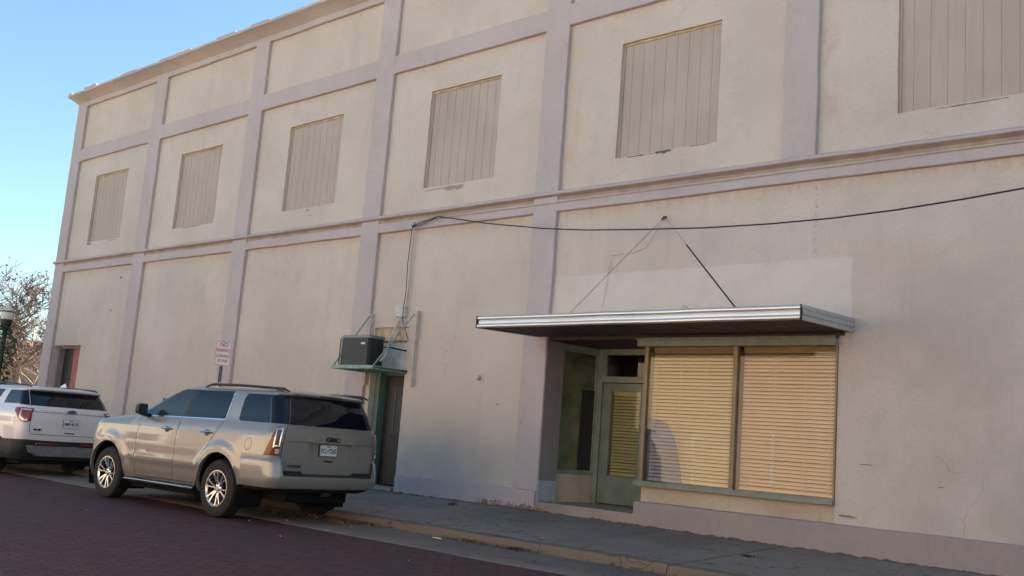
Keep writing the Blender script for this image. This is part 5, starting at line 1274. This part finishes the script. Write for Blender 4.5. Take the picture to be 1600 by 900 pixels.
opp(-3.3, 5, -19.2, 5.0, (.62, .42, .30), 'low red brick shop building across the street', 3)
opp(-60, -34, -19.2, 5.0, (.66, .56, .44), 'far beige shop building across the street', 4)

# ------------------------------------------------------------------ litter and weeds
rnd = random.Random(9); m = MB()
def litter(cx, cy, sx, sy, n, z0):
    for i in range(n):
        x = cx+rnd.gauss(0, sx); y = min(-2.82, cy+abs(rnd.gauss(0, sy))*-1) if cy < -2.7 else cy+rnd.gauss(0, sy); leafquad(m, (x, y, z0(x, y)+rnd.uniform(.004, .03)), rnd.uniform(.010, .026), rnd)
gz = lambda x, y: .018
litter(-10.9, -2.83, .35, .06, 220, gz); litter(-8.75, -2.83, .22, .05, 150, gz); litter(-8.0, -2.83, .16, .04, 190, gz); litter(-12.7, -2.85, .8, .12, 380, gz); litter(-14.3, -2.9, .8, .15, 300, gz); litter(-6.3, -2.83, .5, .03, 40, gz)
litter(-11.6, -2.9, .6, .25, 200, gz)
for i in range(220):
    x = rnd.uniform(-13.3, -3.0); y = -.05-abs(rnd.gauss(0, .05)); leafquad(m, (x, y, wz(x, y)+.006), rnd.uniform(.006, .018), rnd)
for i in range(160):
    x = rnd.uniform(-13.3, -3.0); y = rnd.uniform(-2.6, -.1); leafquad(m, (x, y, wz(x, y)+.006), rnd.uniform(.006, .016), rnd)
tag(obj('leaf_litter', m, M['litter'], fix=False), 'dry brown leaves gathered along the gutter', 'leaf litter', kind='stuff')
m = MB()
for i in range(45):
    x = rnd.uniform(-13, -4.5); y = rnd.uniform(-7.5, -.2); z = .02 if y < -2.8 else wz(x, y)+.004; leafquad(m, (x, y, z+.004), rnd.uniform(.008, .02), rnd)
tag(obj('paper_scraps', m, plain('pale_scraps', (.35, .30, .25), .9), fix=False), 'tiny pale scraps and leaves scattered over the street bricks', 'litter', kind='stuff')
def weed(x, y, s, seed, label, n=40, flat=.4):
    rn = random.Random(seed); m = MB()
    for i in range(n):
        a = rn.uniform(0, 2*PI); r = rn.uniform(0, s); leafquad(m, (math.cos(a)*r, math.sin(a)*r*.6, rn.uniform(0, s*flat)), rn.uniform(.012, .03), rn)
    o = obj('weed', m, M['weed'], fix=False); o.location = (x, y, wz(x, y)+.004); tag(o, label, 'weed', 'weeds in the sidewalk'); return o
weed(-11.25, -.62, .09, 1, 'small green weed tuft in the sidewalk below the plinth left of the pillar')
weed(-5.7, -1.35, .10, 2, 'flat green weed in the sidewalk in front of the display window', 30, .15)
m = MB(); m.tube([(-9.2, -3.05, .024), (-9.12, -3.04, .026), (-9.03, -3.06, .024)], .005, 5); tag(obj('white_stick', m, M['white']), 'thin white stick lying in the gutter', 'litter')

# ------------------------------------------------------------------ world, sun, camera
EL, AZ = 40, (.30, 1.0)
w = bpy.data.worlds.new('World'); sc.world = w; w.use_nodes = True; nt = w.node_tree; nt.nodes.clear()
sky = nt.nodes.new('ShaderNodeTexSky'); sky.sky_type = 'NISHITA'; sky.sun_disc = False; sky.sun_elevation = R(EL); rot = math.atan2(AZ[0], AZ[1]); sky.sun_rotation = rot; sky.altitude = 900; sky.air_density = 1.0; sky.dust_density = .8; sky.ozone_density = .25
bg = nt.nodes.new('ShaderNodeBackground'); bg.inputs[1].default_value = .057; out = nt.nodes.new('ShaderNodeOutputWorld'); tn = nt.nodes.new('ShaderNodeMix'); tn.data_type = 'RGBA'; tn.blend_type = 'MULTIPLY'; tn.inputs[0].default_value = 1; tn.inputs[7].default_value = (.88, 1.05, 1.0, 1); nt.links.new(sky.outputs[0], tn.inputs[6]); nt.links.new(tn.outputs[2], bg.inputs[0]); nt.links.new(bg.outputs[0], out.inputs[0])
sd = bpy.data.lights.new('sun', 'SUN'); sd.energy = 5.0; sd.angle = R(.5); sd.color = (1.0, .90, .76); so = bpy.data.objects.new('sun', sd); COL.objects.link(so)
dv = Vector((AZ[0], AZ[1], 0)).normalized()*math.cos(R(EL))+Vector((0, 0, math.sin(R(EL)))); so.rotation_euler = dv.to_track_quat('Z', 'Y').to_euler(); so.location = (0, 0, 30)
cd = bpy.data.cameras.new('camera'); cam = bpy.data.objects.new('camera', cd); COL.objects.link(cam); sc.camera = cam
cd.sensor_width = 36; cd.lens = 1550.36/1600*36; cd.clip_end = 3000; cd.clip_start = .05
yw, pt, rl = -.7293926, .155742, .07756
F = Vector((math.sin(yw)*math.cos(pt), math.cos(yw)*math.cos(pt), math.sin(pt))); rt = Vector((math.cos(yw), -math.sin(yw), 0)); up = rt.cross(F)
RR = rt*math.cos(rl)+up*math.sin(rl); UU = -rt*math.sin(rl)+up*math.cos(rl)
mat = Matrix((RR, UU, -F)).transposed().to_4x4(); mat.translation = Vector((0, -12.2, 1.265)); cam.matrix_world = mat
sc.view_settings.view_transform = 'Standard'; sc.view_settings.look = 'None'; sc.view_settings.exposure = 2.15; sc.view_settings.gamma = 1
sc.render.resolution_x = 1024; sc.render.resolution_y = 576
sc.cycles.max_bounces = 8; sc.cycles.transparent_max_bounces = 12
